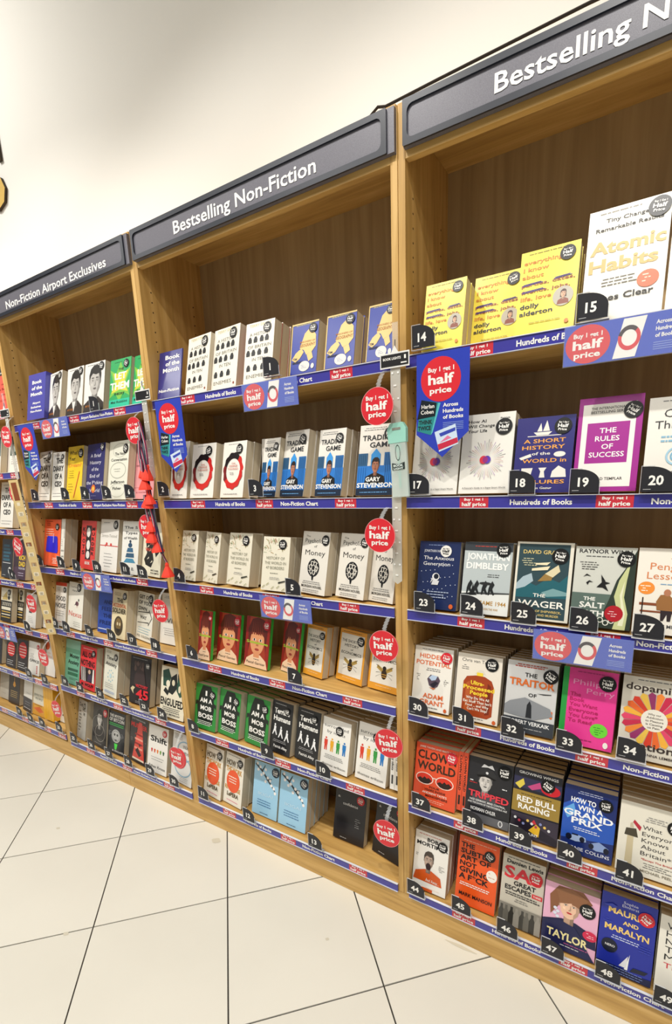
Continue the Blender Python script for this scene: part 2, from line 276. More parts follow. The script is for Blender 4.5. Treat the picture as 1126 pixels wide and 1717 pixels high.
d('traitor', 'grey battlefield cover with orange lettering', 'cfcfcd', '5a5a5a', (.86, .84, .13, '151515'), lines(.15, .8, .95, 2, 'b0463a', hh=.014), T([('THE', .36, .6, .79, .06), ('OF', .46, .62, .52, .05)], '1c1c1c'), T([('TRAITOR', .06, .95, .66, .1), ('ARNHEM', .04, .95, .27, .1)], 'e0702c', 2),
  p([(.1, .42), (.4, .5), (.9, .4), (.96, .3), (.6, .2), (0, .24), (0, .36)], '8b8e92'), p([(.44, .22), (.56, .22), (.54, .4), (.5, .46), (.45, .4)], '26282c'), p([(.62, .58), (.9, .6), (.9, .59), (.76, .575)], '333'), r(0, 0, 1, .2, '3a3e44'), T([('ROBERT VERKAIK', .1, .92, .12, .055)], 'f0f0ee'), fine(.2, .85, .06, 'aaa'))
d('philippa', 'hot pink relationship book with green spine edge', 'e83f94', '2a9a42', (.82, .85, .14, '151515'), r(0, 0, .11, 1, '2a9a42'), fine(.25, .85, .95, 'ab2a6c'), T([('Philippa', .2, .96, .79, .07), ('Perry', .46, .96, .69, .07)], 'f29ac6', 0),
  T([('The', .16, .36, .635, .05), ('Book', .16, .44, .57, .05), ('You Want', .16, .68, .505, .05), ('Everyone', .16, .7, .435, .05), ('You Love*', .16, .7, .365, .05), ('To Read', .16, .6, .295, .05)], 'b3245e'), e(.74, .24, .16, .09, '6fd23a'), lines(.63, .84, .27, 4, '2f8a2a', hh=.009), fine(.2, .7, .08, 'a02a62'), e(.88, .07, .045, .04, 'f0ece4'))
d('dopamine', 'cream cover with bursting red and orange flower', 'd9d2c2', 'c9c0ae', (.9, .86, .13, '151515'), fine(.2, .8, .96, '666'), T([('dopamine', .05, .95, .84, .085)], '3a302c'),
  [p([(.52, .5), (.52+.46*math.cos(a-.13), .5+.31*math.sin(a-.13)), (.52+.5*math.cos(a), .5+.34*math.sin(a)), (.52+.46*math.cos(a+.13), .5+.31*math.sin(a+.13))], ['d8422e', 'e86a30', 'f0b040', 'e0486a', 'c82f4e', 'f08a3a', '9a3a6a', 'ecc050'][i % 8]) for i, a in enumerate([2*PI*k/22 for k in range(22)])],
  e(.52, .5, .2, .135, 'ece6d8'), T([('Why our', .42, .62, .56, .025), ('Addiction', .4, .65, .52, .025), ('to Pleasure', .39, .66, .48, .025), ('is Causing', .4, .65, .44, .025), ('us Pain', .43, .61, .4, .025)], '4a403a'), T([('nation', .22, .85, .13, .09), ('DR ANNA LEMBKE', .3, .9, .06, .03)], '3a302c'))
d('clown', 'orange-red cover with sunglasses and black title', 'e4532f', 'e4532f', (.84, .86, .12, 'd42a36'), T([('JAMIE TAHSIN AND MATT SHEA', .08, .92, .93, .03)], 'f5e6d8'), T([('CLOWN', .05, .95, .75, .14), ('WORLD', .05, .95, .57, .14)], '3c2a1c', 2),
  [g(.25, .42, .21, .1, .02, 'f5e6d8'), g(.72, .42, .21, .1, .02, 'f5e6d8')], e(.25, .42, .19, .088, 'd63422'), e(.72, .42, .19, .088, 'd63422'), [p([(c-.17, .4), (c-.1, .43), (c-.05, .41), (c, .45), (c+.05, .42), (c+.1, .44), (c+.17, .4), (c+.1, .345), (c, .332), (c-.1, .345)], '2a1a14') for c in (.25, .72)], r(.44, .45, .53, .465, 'f5e6d8'),
  T([('FOUR', .38, .62, .28, .035), ('YEARS INSIDE', .26, .76, .23, .035)], '2a1a14'), T([('ANDREW TATE\'S', .22, .8, .18, .035)], 'f5e6d8'), T([('MANOSPHERE', .3, .82, .13, .035)], '2a1a14'), lines(.3, .8, .08, 2, 'f5c8b0'))
d('tripped', 'black and grey cover, officer in peaked cap', '26262a', '1c1c20', (.82, .86, .14, '0d0d0d'), person(.42, .64, .2, 'cfcac4', '555', '4c4c50', '555'), p([(.2, .73), (.28, .82), (.38, .86), (.56, .85), (.66, .78), (.66, .72), (.42, .75)], '2e2e30'), p([(.2, .73), (.42, .76), (.66, .72), (.6, .7), (.42, .73), (.26, .7)], '0d0d0d'), e(.44, .79, .03, .02, 'ddd'), p([(.3, .86), (.36, .92), (.46, .9), (.54, .93), (.6, .86), (.45, .88)], 'c8c8c8'),
  lines(.06, .24, .62, 1, 'eee', hh=.015), lines(.74, .94, .6, 1, 'eee', hh=.015), lines(.06, .24, .59, 1, 'c33', hh=.012), T([('TRIPPED', .06, .96, .38, .1)], 'e0404c', 2), T([('NAZI GERMANY, MIND CONTROL,', .1, .9, .32, .03), ('AND THE DAWN OF THE PSYCHEDELIC AGE', .06, .94, .275, .028)], 'f0f0ee'), T([('NORMAN OHLER', .14, .7, .17, .055)], 'f0f0ee'), r(0, 0, 1, .13, '606064'), g(.82, .07, .05, .05, .02, 'ddd'))
d('redbull', 'black and gold motor racing history', '20202a', '2a2a2a', (.72, .84, .13, '0d0d0d'), T([('GROWING WINGS', .1, .92, .93, .04)], 'f0f0ee'), r(0, .72, 1, .88, '30304e'), p([(.03, .76), (.2, .86), (.24, .78), (.14, .7)], 'ddc850'), p([(.3, .76), (.55, .86), (.6, .78), (.4, .72)], 'c04a80'), e(.78, .78, .2, .08, 'c9202c'), lines(.64, .9, .8, 3, 'f0d0d0', hh=.012), r(0, .36, 1, .68, '9c8038'),
  fine(.12, .85, .63, '3a2e10'), T([('RED BULL', .1, .92, .52, .085), ('RACING', .14, .8, .41, .085)], 'f4f2ea', 2), r(0, 0, 1, .34, '3a3240'), p([(0, .3), (.5, .22), (1, .1), (1, 0), (0, .1)], '241e2a'), p([(.4, .12), (.55, .24), (.64, .2), (.62, .06)], 'e8b830'), p([(.42, .22), (.5, .3), (.56, .24)], 'c8303c'), [e(.1+.09*i, .26-.03*(i % 3), .03, .02, ['ddd', 'b04050', '8890c0', 'e8c060'][i % 4]) for i in range(9)], T([('BEN HUNT', .2, .6, .05, .04)], 'f0f0ee'))
d('grandprix', 'blue racing cover with two grand prix cars', '182a6a', '16204a', (.8, .82, .12, '0d0d0d'), p([(0, .7), (.3, .85), (1, .6), (1, .3), (0, .2)], '2a58b8'), p([(0, .62), (.2, .74), (.26, .6), (.1, .5)], '63a8e4'), p([(.3, .5), (.5, .58), (.46, .46)], '4a86d8'), lines(.25, .8, .93, 2, 'c8d0e8'),
  T([('HOW TO', .14, .62, .76, .075), ('WIN A', .28, .76, .665, .075), ('GRAND', .02, .96, .56, .09), ('PRIX', .18, .78, .455, .09)], 'f4f6fa', 2), lines(.2, .82, .39, 2, 'dfe6f4', hh=.012),
  p([(.12, .24), (.3, .3), (.48, .28), (.5, .22), (.3, .19), (.14, .2)], '9fb4d8'), e(.16, .24, .06, .045, '10142a'), e(.42, .24, .05, .04, '10142a'), p([(.56, .22), (.74, .28), (.92, .22), (.9, .16), (.7, .14), (.56, .17)], '8aa0cc'), e(.6, .19, .05, .04, '10142a'), e(.88, .18, .05, .045, '10142a'), r(.22, .28, .34, .3, '10142a'), T([('BERNIE COLLINS', .1, .95, .07, .05)], 'f0f2f8', 0))
d('whatev', 'cream cover with stone column and flag bearer', 'e9e4d4', 'dcd6c4', (.88, .78, .12, '151515'), p([(.14, .12), (.26, .12), (.25, .52), (.15, .52)], 'cdbf9c'), p([(.1, .52), (.32, .52), (.28, .64), (.12, .62)], '4a4436'), p([(.18, .64), (.24, .64), (.22, .72), (.18, .7)], 'ccbfa4'), p([(.22, .72), (.34, .62), (.36, .68), (.24, .76)], 'b83040'),
  T([('What', .38, .68, .66, .06), ('Everyone', .38, .94, .57, .06), ('Knows', .38, .8, .48, .06), ('About', .38, .76, .39, .06), ('Britain*', .38, .86, .3, .06)], '3c3a3a', 0), T([('*Except The British', .4, .9, .235, .025)], 'c04038'), lines(.42, .92, .19, 3, '555'), T([('MICHAEL PEEL', .4, .9, .07, .035)], '888070'), lines(.4, .8, .84, 3, '888'))
d('bob', 'white memoir with shouting man in orange jumper', 'efece4', 'e8e4da', (.82, .84, .13, '151515'), fine(.1, .85, .95, 'c05040'), T([('BOB', .36, .68, .85, .065), ('MORTIMER', .06, .98, .765, .065)], '1a1a1c', 2), person(.45, .52, .19, 'b8a090', '4a4038', 'd3581c', '2a1a18', 1.5), e(.45, .43, .075, .06, '2a1418'), r(.3, 0, .62, .05, 'd3581c'), T([('And Away...', .4, .8, .17, .06)], 'f2efe6', 0), fine(.4, .9, .06, 'f2e0d0'), lines(.05, .2, .6, 2, '888'), lines(.75, .95, .5, 4, '888'))
d('subtle', 'bright orange self-help cover with bold black title', 'ee5a1e', 'e4521a', (.78, .82, .12, '151515'), fine(.1, .95, .94, 'f8c0a0'), T([('THE', .06, .4, .84, .07), ('SUBTLE', .06, .82, .75, .07), ('ART OF', .06, .82, .66, .07), ('NOT', .06, .48, .57, .07), ('GIVING', .06, .8, .475, .075), ('A F*CK', .06, .8, .375, .08)], '1c1a1a', 2), e(.86, .55, .13, .085, 'f4efe4'), lines(.77, .94, .58, 3, 'c87050'), lines(.06, .9, .31, 2, 'f4efe4', hh=.014), T([('MARK MANSON', .1, .92, .13, .055)], '1c1a1a'))
d('sas', 'grey war history with large red letters', 'c9c2b2', 'b9b2a0', (.8, .78, .14, 'c9202c'), fine(.1, .9, .96, '444'), T([('Damien Lewis', .1, .95, .885, .055)], '1a1a1a', 2), T([('SAS', .06, .94, .68, .17)], 'd2303a', 2), T([('GREAT', .3, .82, .59, .065), ('ESCAPES', .1, .72, .505, .065)], '1c1c1c', 2), r(.74, .5, .98, .56, 'd2303a'), T([('THREE', .77, .95, .515, .028)], 'e8e2d4'), lines(.08, .95, .46, 2, '333', hh=.014), lines(.35, .75, .39, 2, '666'),
  r(0, 0, 1, .3, '8a857a'), [p([(x, 0), (x+.14, 0), (x+.13, .18), (x+.1, .22), (x+.1, .27), (x+.04, .27), (x+.04, .22), (x, .17)], ['4a4842', '6a675e', '3a3833', '9a958a'][i % 4]) for i, x in enumerate((0, .11, .24, .36, .5, .6, .73, .86))])
d('taylor', 'pink biography, fringed woman with red lipstick', 'eab2cc', 'd98cb0', (.8, .74, .13, '151515'), fine(.3, .8, .95, 'fff'), p([(.14, .5), (.1, .8), (.25, .98), (.7, 1), (.88, .86), (.8, .8), (.6, .86), (.3, .7)], '8a5a3c'), person(.48, .7, .26, 'efc4a6', '9a6a48', '1f2148', 'c81e30', 1.5, 0), p([(.2, .93), (.3, .72), (.5, .77), (.7, .72), (.8, .9), (.5, 1)], '8f6142'),
  p([(0, 0), (1, .0), (.86, .14), (.74, .3), (.6, .42), (.3, .46), (.1, .4), (0, .3)], '20234e'), [e(.22+.05*(i % 2), .62-.04*i, .035, .024, 'dfe4f0') for i in range(4)], T([('TAYLOR', .1, .86, .17, .12)], 'efe2a4', 2), e(.88, .38, .13, .075, 'd42a50'), lines(.8, .96, .41, 3, 'ffe0e8'), fine(.4, .9, .12, 'c05a90'), fine(.35, .8, .08, 'ddd'))
d('maurice', 'deep blue cover with small white yacht', '22309c', '1b2886', (.82, .82, .13, 'd42a36'), T([('Sophie', .4, .66, .92, .035), ('Elmhirst', .38, .68, .875, .035)], 'dfe2f0', 0), T([('MAURICE', .14, .94, .76, .075), ('AND', .42, .7, .655, .05), ('MARALYN', .1, .9, .535, .075)], 'f2cf7a', 2), lines(.2, .85, .47, 2, 'c8d0ec', hh=.012), e(.22, .33, .15, .09, '141a30'), T([('NERO', .14, .32, .32, .03)], 'e8e8e8'),
  p([(.52, .1), (.6, .31), (.58, .1)], 'f4f4f2'), p([(.42, .12), (.57, .28), (.55, .12)], 'e6e6ea'), p([(.0, .1), (.5, .1), (.7, .07), (1, .09), (1, 0), (0, 0)], '101844'), p([(.62, .1), (.88, .12), (.94, .17), (.68, .16)], '1a2036'), lines(.05, .9, .08, 3, '8aa0dc', gap=.03, hh=.006), lines(.06, .3, .66, 2, '3a4ab8'), lines(.7, .95, .46, 3, '3a4ab8'), p([(.05, .84), (.2, .88), (.3, .86), (.25, .83)], '3a4ab8'))
d('whn', 'cream cover with tall stacked serif title', 'eeeadd', 'e2dccb', (.86, .9, .1, '151515'), T([('What', .12, .6, .84, .08), ('Happens', .12, .85, .74, .08), ('Next', .12, .6, .64, .08), ('To', .12, .38, .54, .08), ('Me', .12, .42, .44, .08)], '2a2a2a', 0), T([('This', .12, .5, .34, .07)], 'd2404a', 0), lines(.3, .9, .2, 3, '555'))
d('histbrit', 'cream history with rows of little portrait icons', 'ece6d8', 'b8303a', (.76, .88, .12, '151515'), T([('TERRY DEARY', .12, .88, .93, .045)], 'c9c196'), T([('A HISTORY', .14, .88, .78, .055), ('OF BRITAIN', .1, .92, .57, .055), ('IN TEN', .28, .72, .36, .055), ('ENEMIES', .1, .8, .08, .06)], '6a6a5c', 0),
  [p([(x, z), (x+.12, z), (x+.13, z+.05), (x+.09, z+.1), (x+.03, z+.1), (x-.01, z+.05)], '26282a') for z, xs in ((.665, (.1, .3, .52, .7)), (.45, (.06, .25, .46, .7)), (.2, (.1, .34, .6))) for x in xs], e(.9, .06, .03, .02, '8a3a2a'))
d('geo', 'small blue and gold world map guide', '273a9a', 'e2c98a', (.8, .86, .13, '151515'), fine(.15, .85, .95, 'c8c070'), r(0, 0, .03, 1, 'dcc078'), r(0, .97, 1, 1, 'dcc078'), p([(.4, .6), (.5, .78), (.7, .88), (.92, .72), (.94, .5), (.8, .4), (.6, .36), (.5, .46), (.34, .5)], 'e8c67a'), p([(.06, .3), (.2, .42), (.4, .5), (.5, .42), (.36, .3), (.2, .24)], 'e8c67a'), p([(.62, .36), (.8, .4), (.86, .28), (.7, .22)], 'e8c67a'), T([('PRISONERS OF', .34, .9, .6, .035), ('GEOGRAPHY', .34, .92, .52, .06)], 'a66a28', 2), T([('TIM', .1, .26, .28, .045), ('MARSHALL', .1, .5, .21, .045)], '1a1c30', 2), e(.55, .14, .2, .1, 'efe8d4'), lines(.42, .66, .16, 3, '4a5ab0'), e(.86, .12, .06, .05, 'efe8d4'))
d('circle', 'white cover with red and black brush ring', 'eee9df', 'e4ded2', (.72, .86, .12, '151515'), fine(.2, .8, .95, '999'), [p([(.5+(.42+.02*math.sin(k*1.7))*math.cos(2*PI*k/40), .48+(.33+.012*math.sin(k*1.7))*math.sin(2*PI*k/40)), (.5+(.42+.02*math.sin((k+1)*1.7))*math.cos(2*PI*(k+1)/40), .48+(.33+.012*math.sin((k+1)*1.7))*math.sin(2*PI*(k+1)/40)), (.5+.3*math.cos(2*PI*(k+1)/40), .48+.22*math.sin(2*PI*(k+1)/40)), (.5+.3*math.cos(2*PI*k/40), .48+.22*math.sin(2*PI*k/40))], 'cf2a26' if not 5 < k < 24 else ('1c1416' if k < 18 else '7a1c1e')) for k in range(40)],
  T([('THE', .42, .58, .6, .025), ('COURAGE', .32, .68, .55, .035), ('TO BE DISLIKED', .28, .72, .5, .03)], 'c87868'), lines(.36, .66, .44, 2, '777'), fine(.15, .85, .06, '777'))
d('trading', 'cream and blue finance memoir, man before towers', 'e9e4da', 'e2ddd2', (.78, .86, .13, '151515'), lines(.1, .7, .95, 2, '777'), T([('TRADING', .08, .92, .78, .075), ('GAME', .28, .84, .68, .075)], '24282c', 1), r(.0, .08, 1, .42, '2a78c8'), p([(.0, .42), (.0, .6), (.25, .6), (.25, .42)], '2c5a80'), p([(.34, .42), (.34, .58), (.46, .66), (.58, .58), (.58, .42)], '3a98e0'), p([(.68, .42), (.68, .6), (.98, .6), (.98, .42)], '2a6aa8'), [r(.03+.05*i, .44, .045+.05*i, .58, '14405f') for i in range(4)], [r(.72+.05*i, .1, .735+.05*i, .58, '184a80') for i in range(5)], [r(.03+.06*i, .1, .045+.06*i, .4, '1c60a8') for i in range(4)],
  person(.47, .42, .13, 'b8785a', '2a1c18', '141416', '8a4038', 1.4), r(.0, .0, 1, .1, '16263c'), T([('GARY', .24, .62, .2, .06), ('STEVENSON', .02, .98, .115, .065)], 'f6f4ee', 2), fine(.08, .92, .04, '6aa4d8'))
d('borders', 'cream history with tangled map border lines', 'e6e0cc', 'd8d0ba', (.74, .86, .13, '151515'), [p([(x, z), (x+.12*math.cos(a), z+.09*math.sin(a)), (x+.12*math.cos(a)+.012, z+.09*math.sin(a)+.006), (x+.012, z+.008)], ['7a8a58', 'b0683c', '8a9a6a', 'a88a4a'][i % 4]) for i, (x, z, a) in enumerate([((k*.29) % .8+.02, .7+((k*.17) % .26), k*1.9) for k in range(36)])],
  T([('A', .46, .54, .66, .03), ('HISTORY OF', .16, .84, .58, .055), ('THE WORLD IN', .1, .9, .49, .055), ('47 BORDERS', .16, .84, .4, .055)], '8a8a78', 0), fine(.3, .7, .32, '6a6a5a'), lines(.28, .76, .24, 2, '888'), p([(.66, .14), (.92, .19), (.92, .21), (.66, .17)], '3a3a30'), [p([(x, z), (x+.1, z+.05), (x+.11, z+.04), (x+.01, z-.01)], 'a0a070') for x, z in ((.05, .05), (.2, .1), (.4, .04), (.6, .06), (.8, .02))])
d('psych', 'off-white money book with black brain drawing', 'e6e1d6', 'd6d0c2', (.86, .87, .12, '151515'), T([('The', .12, .28, .91, .03), ('Psychology', .1, .92, .82, .07), ('of', .46, .56, .745, .045), ('Money', .14, .88, .62, .09)], '3a3834', 0), e(.5, .42, .22, .145, '1a1a1c'),
  [g(.5+.11*math.cos(k), .42+.075*math.sin(k), .06, .04, .02, 'ddd8cc') for k in range(0, 7)], [p([(.5+.2*math.cos(k*.7), .42+.13*math.sin(k*.7)), (.52+.06*math.cos(k*.9), .42+.05*math.sin(k)), (.5+.18*math.cos(k*.7+.12), .42+.12*math.sin(k*.7+.12))], 'ddd8cc') for k in range(9)], p([(.46, .28), (.54, .28), (.52, .22), (.48, .22)], '1a1a1c'), lines(.12, .88, .19, 2, '777'), T([('MORGAN HOUSEL', .12, .88, .1, .04)], '2a2826'), lines(.15, .85, .06, 2, '888'))
d('strange', 'red novel with fringed child and green title', 'a33a22', '49c24a', (.86, .86, .12, 'b4202c'), r(0, 0, .14, 1, '8a1c18'), r(.86, 0, 1, 1, '94261c'), p([(.02, 0), (.98, 0), (.9, .16), (.66, .26), (.36, .26), (.1, .16)], 'ecc9a6'), e(.5, .52, .29, .27, 'de9a6c'), p([(.38, .2), (.62, .2), (.62, .32), (.38, .32)], 'd89266'), p([(.14, .3), (.1, .75), (.25, .95), (.5, 1), (.76, .95), (.9, .75), (.86, .3), (.78, .62), (.66, .68), (.5, .66), (.34, .7), (.22, .62)], '5a2018'), [p([(.24+.09*k, .66), (.3+.09*k, .64), (.3+.07*k, .95)], '7a3220') for k in range(6)],
  e(.38, .55, .065, .028, 'eadcc8'), e(.38, .55, .03, .026, '2a1410'), e(.64, .55, .065, .028, 'eadcc8'), e(.64, .55, .03, .026, '2a1410'), p([(.46, .43), (.57, .43), (.51, .55)], 'b8704c'), e(.51, .36, .09, .024, 'a03a30'), T([('Suzanne', .06, .96, .47, .055)], 'a6c63a', 1), r(.24, .485, .9, .505, '9aba34'), fine(.4, .7, .16, '444'), T([('Pascal Garnier', .12, .88, .07, .05)], '2a2624', 0))
d('economics', 'orange-bordered white economics book with bee', 'e8a233', 'e8a233', (.82, .82, .12, '151515'), fine(.1, .9, .95, '8a5a18'), r(.06, .12, .94, .92, 'ece8dc'), T([('THE SHORTEST', .1, .86, .76, .055), ('HISTORY', .22, .76, .675, .055), ('of', .46, .56, .61, .035), ('ECONOMICS', .12, .88, .53, .055)], '3a3830', 1),
  p([(.5, .3), (.24, .4), (.28, .46), (.5, .38)], 'b89a52'), p([(.5, .3), (.76, .4), (.72, .46), (.5, .38)], 'b89a52'), e(.5, .3, .09, .09, '3a2c1c'), e(.5, .41, .06, .04, '2a2018'), r(.42, .29, .58, .305, 'c8943c'), r(.43, .25, .57, .265, 'c8943c'), [p([(.5, .34), (.5+sx*.26, .34+dz), (.5+sx*.27, .33+dz)], '2a2018') for sx in (-1, 1) for dz in (-.1, -.02, .12)], fine(.2, .8, .07, 'f4d8a0'))
d('mob', 'green crime memoir with black figure', '2f8c3a', '2f8c3a', (.8, .8, .13, '1a1a1a'), p([(.16, .14), (.1, .5), (.2, .8), (.32, .98), (.7, .98), (.84, .8), (.9, .5), (.84, .14), (.6, .1), (.4, .1)], '1c241e'), p([(.02, .5), (.14, .55), (.12, .62), (.02, .6)], '1c241e'), p([(.86, .55), (.98, .5), (.98, .6), (.88, .62)], '1c241e'),
  T([('I', .46, .54, .76, .11), ('AM A', .22, .8, .6, .1), ('MOB', .26, .78, .43, .1), ('BOSS', .18, .86, .25, .11)], 'f0eee6', 2), lines(.14, .86, .17, 3, 'e8f0e0', gap=.035, hh=.014))
d('terrible', 'black cover with white walking figures', '202022', '1a1a1c', (.74, .84, .12, '1a1a1a'), lines(.12, .7, .94, 1, 'ccc'), T([('Terrible', .12, .86, .76, .1), ('Humans', .1, .92, .62, .1)], 'f0eee8', 2), [F(e(x, .5+dz, .035, .025, 'eee'), p([(x-.05, .4+dz), (x+.05, .4+dz), (x+.06, .47+dz), (x-.04, .475+dz)], 'eee'), p([(x-.05, .41+dz), (x-.12, .3+dz), (x-.08, .3+dz), (x, .38+dz), (x+.08, .3+dz), (x+.12, .31+dz), (x+.05, .41+dz)], 'eee')) for x, dz in ((.2, .03), (.5, 0), (.8, -.03))][0],
  [q for x, dz in ((.5, 0), (.8, -.03)) for q in F(e(x, .5+dz, .035, .025, 'eee'), p([(x-.05, .4+dz), (x+.05, .4+dz), (x+.06, .47+dz), (x-.04, .475+dz)], 'eee'), p([(x-.05, .41+dz), (x-.12, .3+dz), (x-.08, .3+dz), (x, .38+dz), (x+.08, .3+dz), (x+.12, .31+dz), (x+.05, .41+dz)], 'eee'))], lines(.14, .86, .24, 2, 'bbb'), T([('Patrick Alley', .2, .86, .1, .055)], 'f0eee8'))
d('idiots', 'white cover with four coloured standing figures', 'efece4', 'e4e0d6', (.62, .8, .12, '151515'), T([('surrounded', .06, .92, .82, .06), ('by idiots', .18, .82, .71, .06)], '3a3a3a', 0),
  [q for x, c in ((.16, 'd8402c'), (.38, 'e8a828'), (.6, '3a9a44'), (.82, '2a7ac0')) for q in F(e(x, .6, .03, .02, c), p([(x-.06, .47), (x+.06, .47), (x+.06, .57), (x-.06, .57)], c), p([(x-.05, .48), (x-.05, .36), (x-.01, .36), (x, .45), (x+.02, .36), (x+.05, .36), (x+.05, .48)], c))], lines(.12, .88, .28, 3, '666'), T([('thomas erikson', .08, .92, .08, .045)], '444', 0))
d('howto', 'cream cover with orange disc over tall title', 'ebe4d4', 'e0d8c6', (.8, .86, .13, '151515'), fine(.1, .9, .95, '777'), T([('HOW TO', .06, .88, .76, .11)], '5a4a2c', 2), T([('THE WORK', .06, .92, .63, .1), ('RECOGNISE', .06, .9, .28, .08)], 'c8923c', 2), e(.48, .46, .36, .22, 'e8582c'), lines(.2, .76, .53, 3, 'f4e6d4', gap=.05, hh=.018), T([('LePERA', .2, .82, .16, .08)], '5a4a2c', 2), fine(.15, .85, .07, 'd85a8a'))
d('ikigai', 'pale blue cover with white cherry blossom branch', '9ccbe6', '8abbd8', (.86, .88, .13, '1a2a3a'), [p([(.04, .92), (.3, .82), (.56, .68), (.86, .52), (.87, .54), (.58, .72), (.32, .86), (.05, .95)], '2a3238'), p([(.3, .84), (.42, .96), (.44, .95), (.34, .82)], '2a3238'), p([(.5, .72), (.72, .74), (.72, .73), (.52, .69)], '2a3238')], [e(x, z, .045, .028, 'f4efec') for x, z in ((.12, .95), (.24, .9), (.16, .84), (.38, .8), (.46, .88), (.56, .74), (.66, .7), (.72, .62), (.82, .58), (.48, .66), (.3, .76), (.88, .5))], T([('IKIGAI', .22, .8, .38, .06)], 'c6e0ee', 0), lines(.16, .84, .28, 3, '3a6a9a', gap=.045, hh=.012), fine(.3, .7, .05, '33557a'))
d('confidence', 'plain black cover with small white word', '1c1b20', '17161a', (.82, .9, .11, 'c9202c'), T([('confidence', .26, .74, .72, .06)], 'e8e6e2', 0), T([('&', .08, .16, .84, .04)], 'e8e6e2', 0), lines(.66, .88, .5, 5, 'aaa', gap=.04), fine(.2, .5, .05, 'bbb'))
d('portrait', 'white memoir with grey portrait of dark-haired man', 'e9e6e0', 'dcd8ce', (.84, .9, .11, '151515'), fine(.12, .8, .95, '555'), person(.54, .6, .38, 'bdb9b3', '2c2a28', '3a322e', '6a6260', 1.1), p([(.38, .28), (.6, .28), (.5, .06)], 'e8e4de'), r(0, 0, 1, .04, '3a322e'), T([('MY STORY', .12, .5, .1, .04)], 'c87a30'))
d('letthem', 'bright green and yellow cover with white capitals', '2aa65c', '1f8a55', (.78, .88, .11, '151515'), p([(.0, .2), (.2, .5), (.0, .8), (.3, .7), (.5, .95), (.7, .7), (1, .8), (.8, .5), (1, .2), (.7, .3), (.5, .1), (.3, .3)], '7ac048'), p([(.1, .3), (.3, .5), (.15, .72), (.5, .68), (.88, .74), (.72, .5), (.9, .3), (.5, .36)], 'd9d244'), r(0, 0, 1, .16, '2cc09a'), fine(.15, .7, .93, '17603a'),
  T([('THE', .4, .66, .76, .05)], '1c3a24', 2), T([('LET', .24, .8, .58, .14), ('THEM', .04, .96, .37, .15)], 'f2f4ea', 2), T([('THEORY', .24, .74, .25, .05)], '1c3a24', 2), T([('Mel Robbins', .1, .9, .08, .055)], '14402c'))
d('diary', 'cream cover with heavy black stacked title', 'ebe7dc', 'ddd8ca', (.82, .9, .1, '151515'), fine(.1, .7, .93, '777'), T([('THE', .3, .84, .77, .11), ('DIARY', .08, .92, .61, .11), ('OF A', .22, .82, .45, .11), ('CEO', .24, .8, .29, .11)], '1a1a1a', 2), lines(.1, .9, .14, 2, '777', gap=.06))
d('dream', 'bright yellow cover with red pencil', 'f2cc2c', 'e4bc20', (.86, .86, .13, '151515'), T([("What's", .1, .72, .85, .07), ('Your', .1, .5, .74, .07)], '2a2418', 1), T([('Dream?', .1, .92, .62, .07)], 'e8893a', 1), lines(.1, .56, .54, 4, '8a7418', gap=.04), p([(.5, .05), (.54, .05), (.84, .52), (.81, .54)], 'd2403a'), lines(.1, .5, .3, 4, 'a88a20', gap=.05))
d('brief', 'navy cover with white serif title and small orb', '2c2c66', '26265a', (.86, .93, .1, '2a2a3a'), T([('A Brief', .2, .8, .76, .065), ('History', .18, .82, .64, .065), ('of the', .3, .7, .52, .065), ('End of', .22, .78, .4, .065), ('the F*cking', .04, .96, .28, .065), ('World', .24, .82, .14, .065)], 'e8e6ee', 0), e(.46, .2, .12, .075, 'e0702c'), e(.46, .2, .06, .04, 'f4c850'), lines(.3, .7, .07, 1, '8a8ab8'))
d('nextconv', 'pale cream cover with outlined speech bubbles', 'e9e8d8', 'dcdac8', (.84, .86, .11, '151515'), [g(.55, .84, .36, .12, .015, 'c0c0b0'), g(.5, .5, .4, .14, .02, 'a9a99a'), g(.52, .16, .38, .12, .015, 'c0c0b0')], T([('The Next', .3, .82, .76, .05), ('Conversation', .12, .92, .66, .05), ('Jefferson', .16, .86, .28, .05), ('Fisher', .28, .72, .17, .05)], '3a3a34', 1), lines(.28, .72, .52, 2, '9a9a8c', gap=.04))
d('pinkbook', 'plain salmon pink cover', 'eea4a8', 'e494a0', None, T([('Why', .24, .5, .55, .04)], '8a3a44'), lines(.2, .9, .19, 1, 'b86a72'), T([('a comedy', .3, .8, .1, .04)], 'b05a64', 0))
d('orangeblue', 'orange cover with rounded blue square', 'f4643a', 'e2562e', (.8, .84, .1, '151515'), lines(.1, .5, .95, 3, '7a1c14', gap=.04, hh=.014), lines(.1, .66, .78, 4, 'f8d8c4', gap=.05, hh=.014), p([(.18, .3), (.84, .28), (.88, .33), (.84, .6), (.8, .64), (.24, .64), (.19, .6), (.15, .34)], '2a2ad0'), r(.58, .5, .61, .68, 'c8b8e8'), lines(.55, .92, .16, 4, 'ffdcc8', gap=.035, hh=.016))
d('addicted', 'off-white cover with thin grey lettering', 'e4e0d4', 'd6d0c2', None, T([('addicted', .12, .9, .32, .05), ('to anxiety', .1, .9, .2, .05)], '6a6a62', 0), p([(.8, .6), (.88, .6), (.86, .8), (.82, .86)], '3a3a3c'), lines(.1, .5, .56, 4, '777', gap=.04))
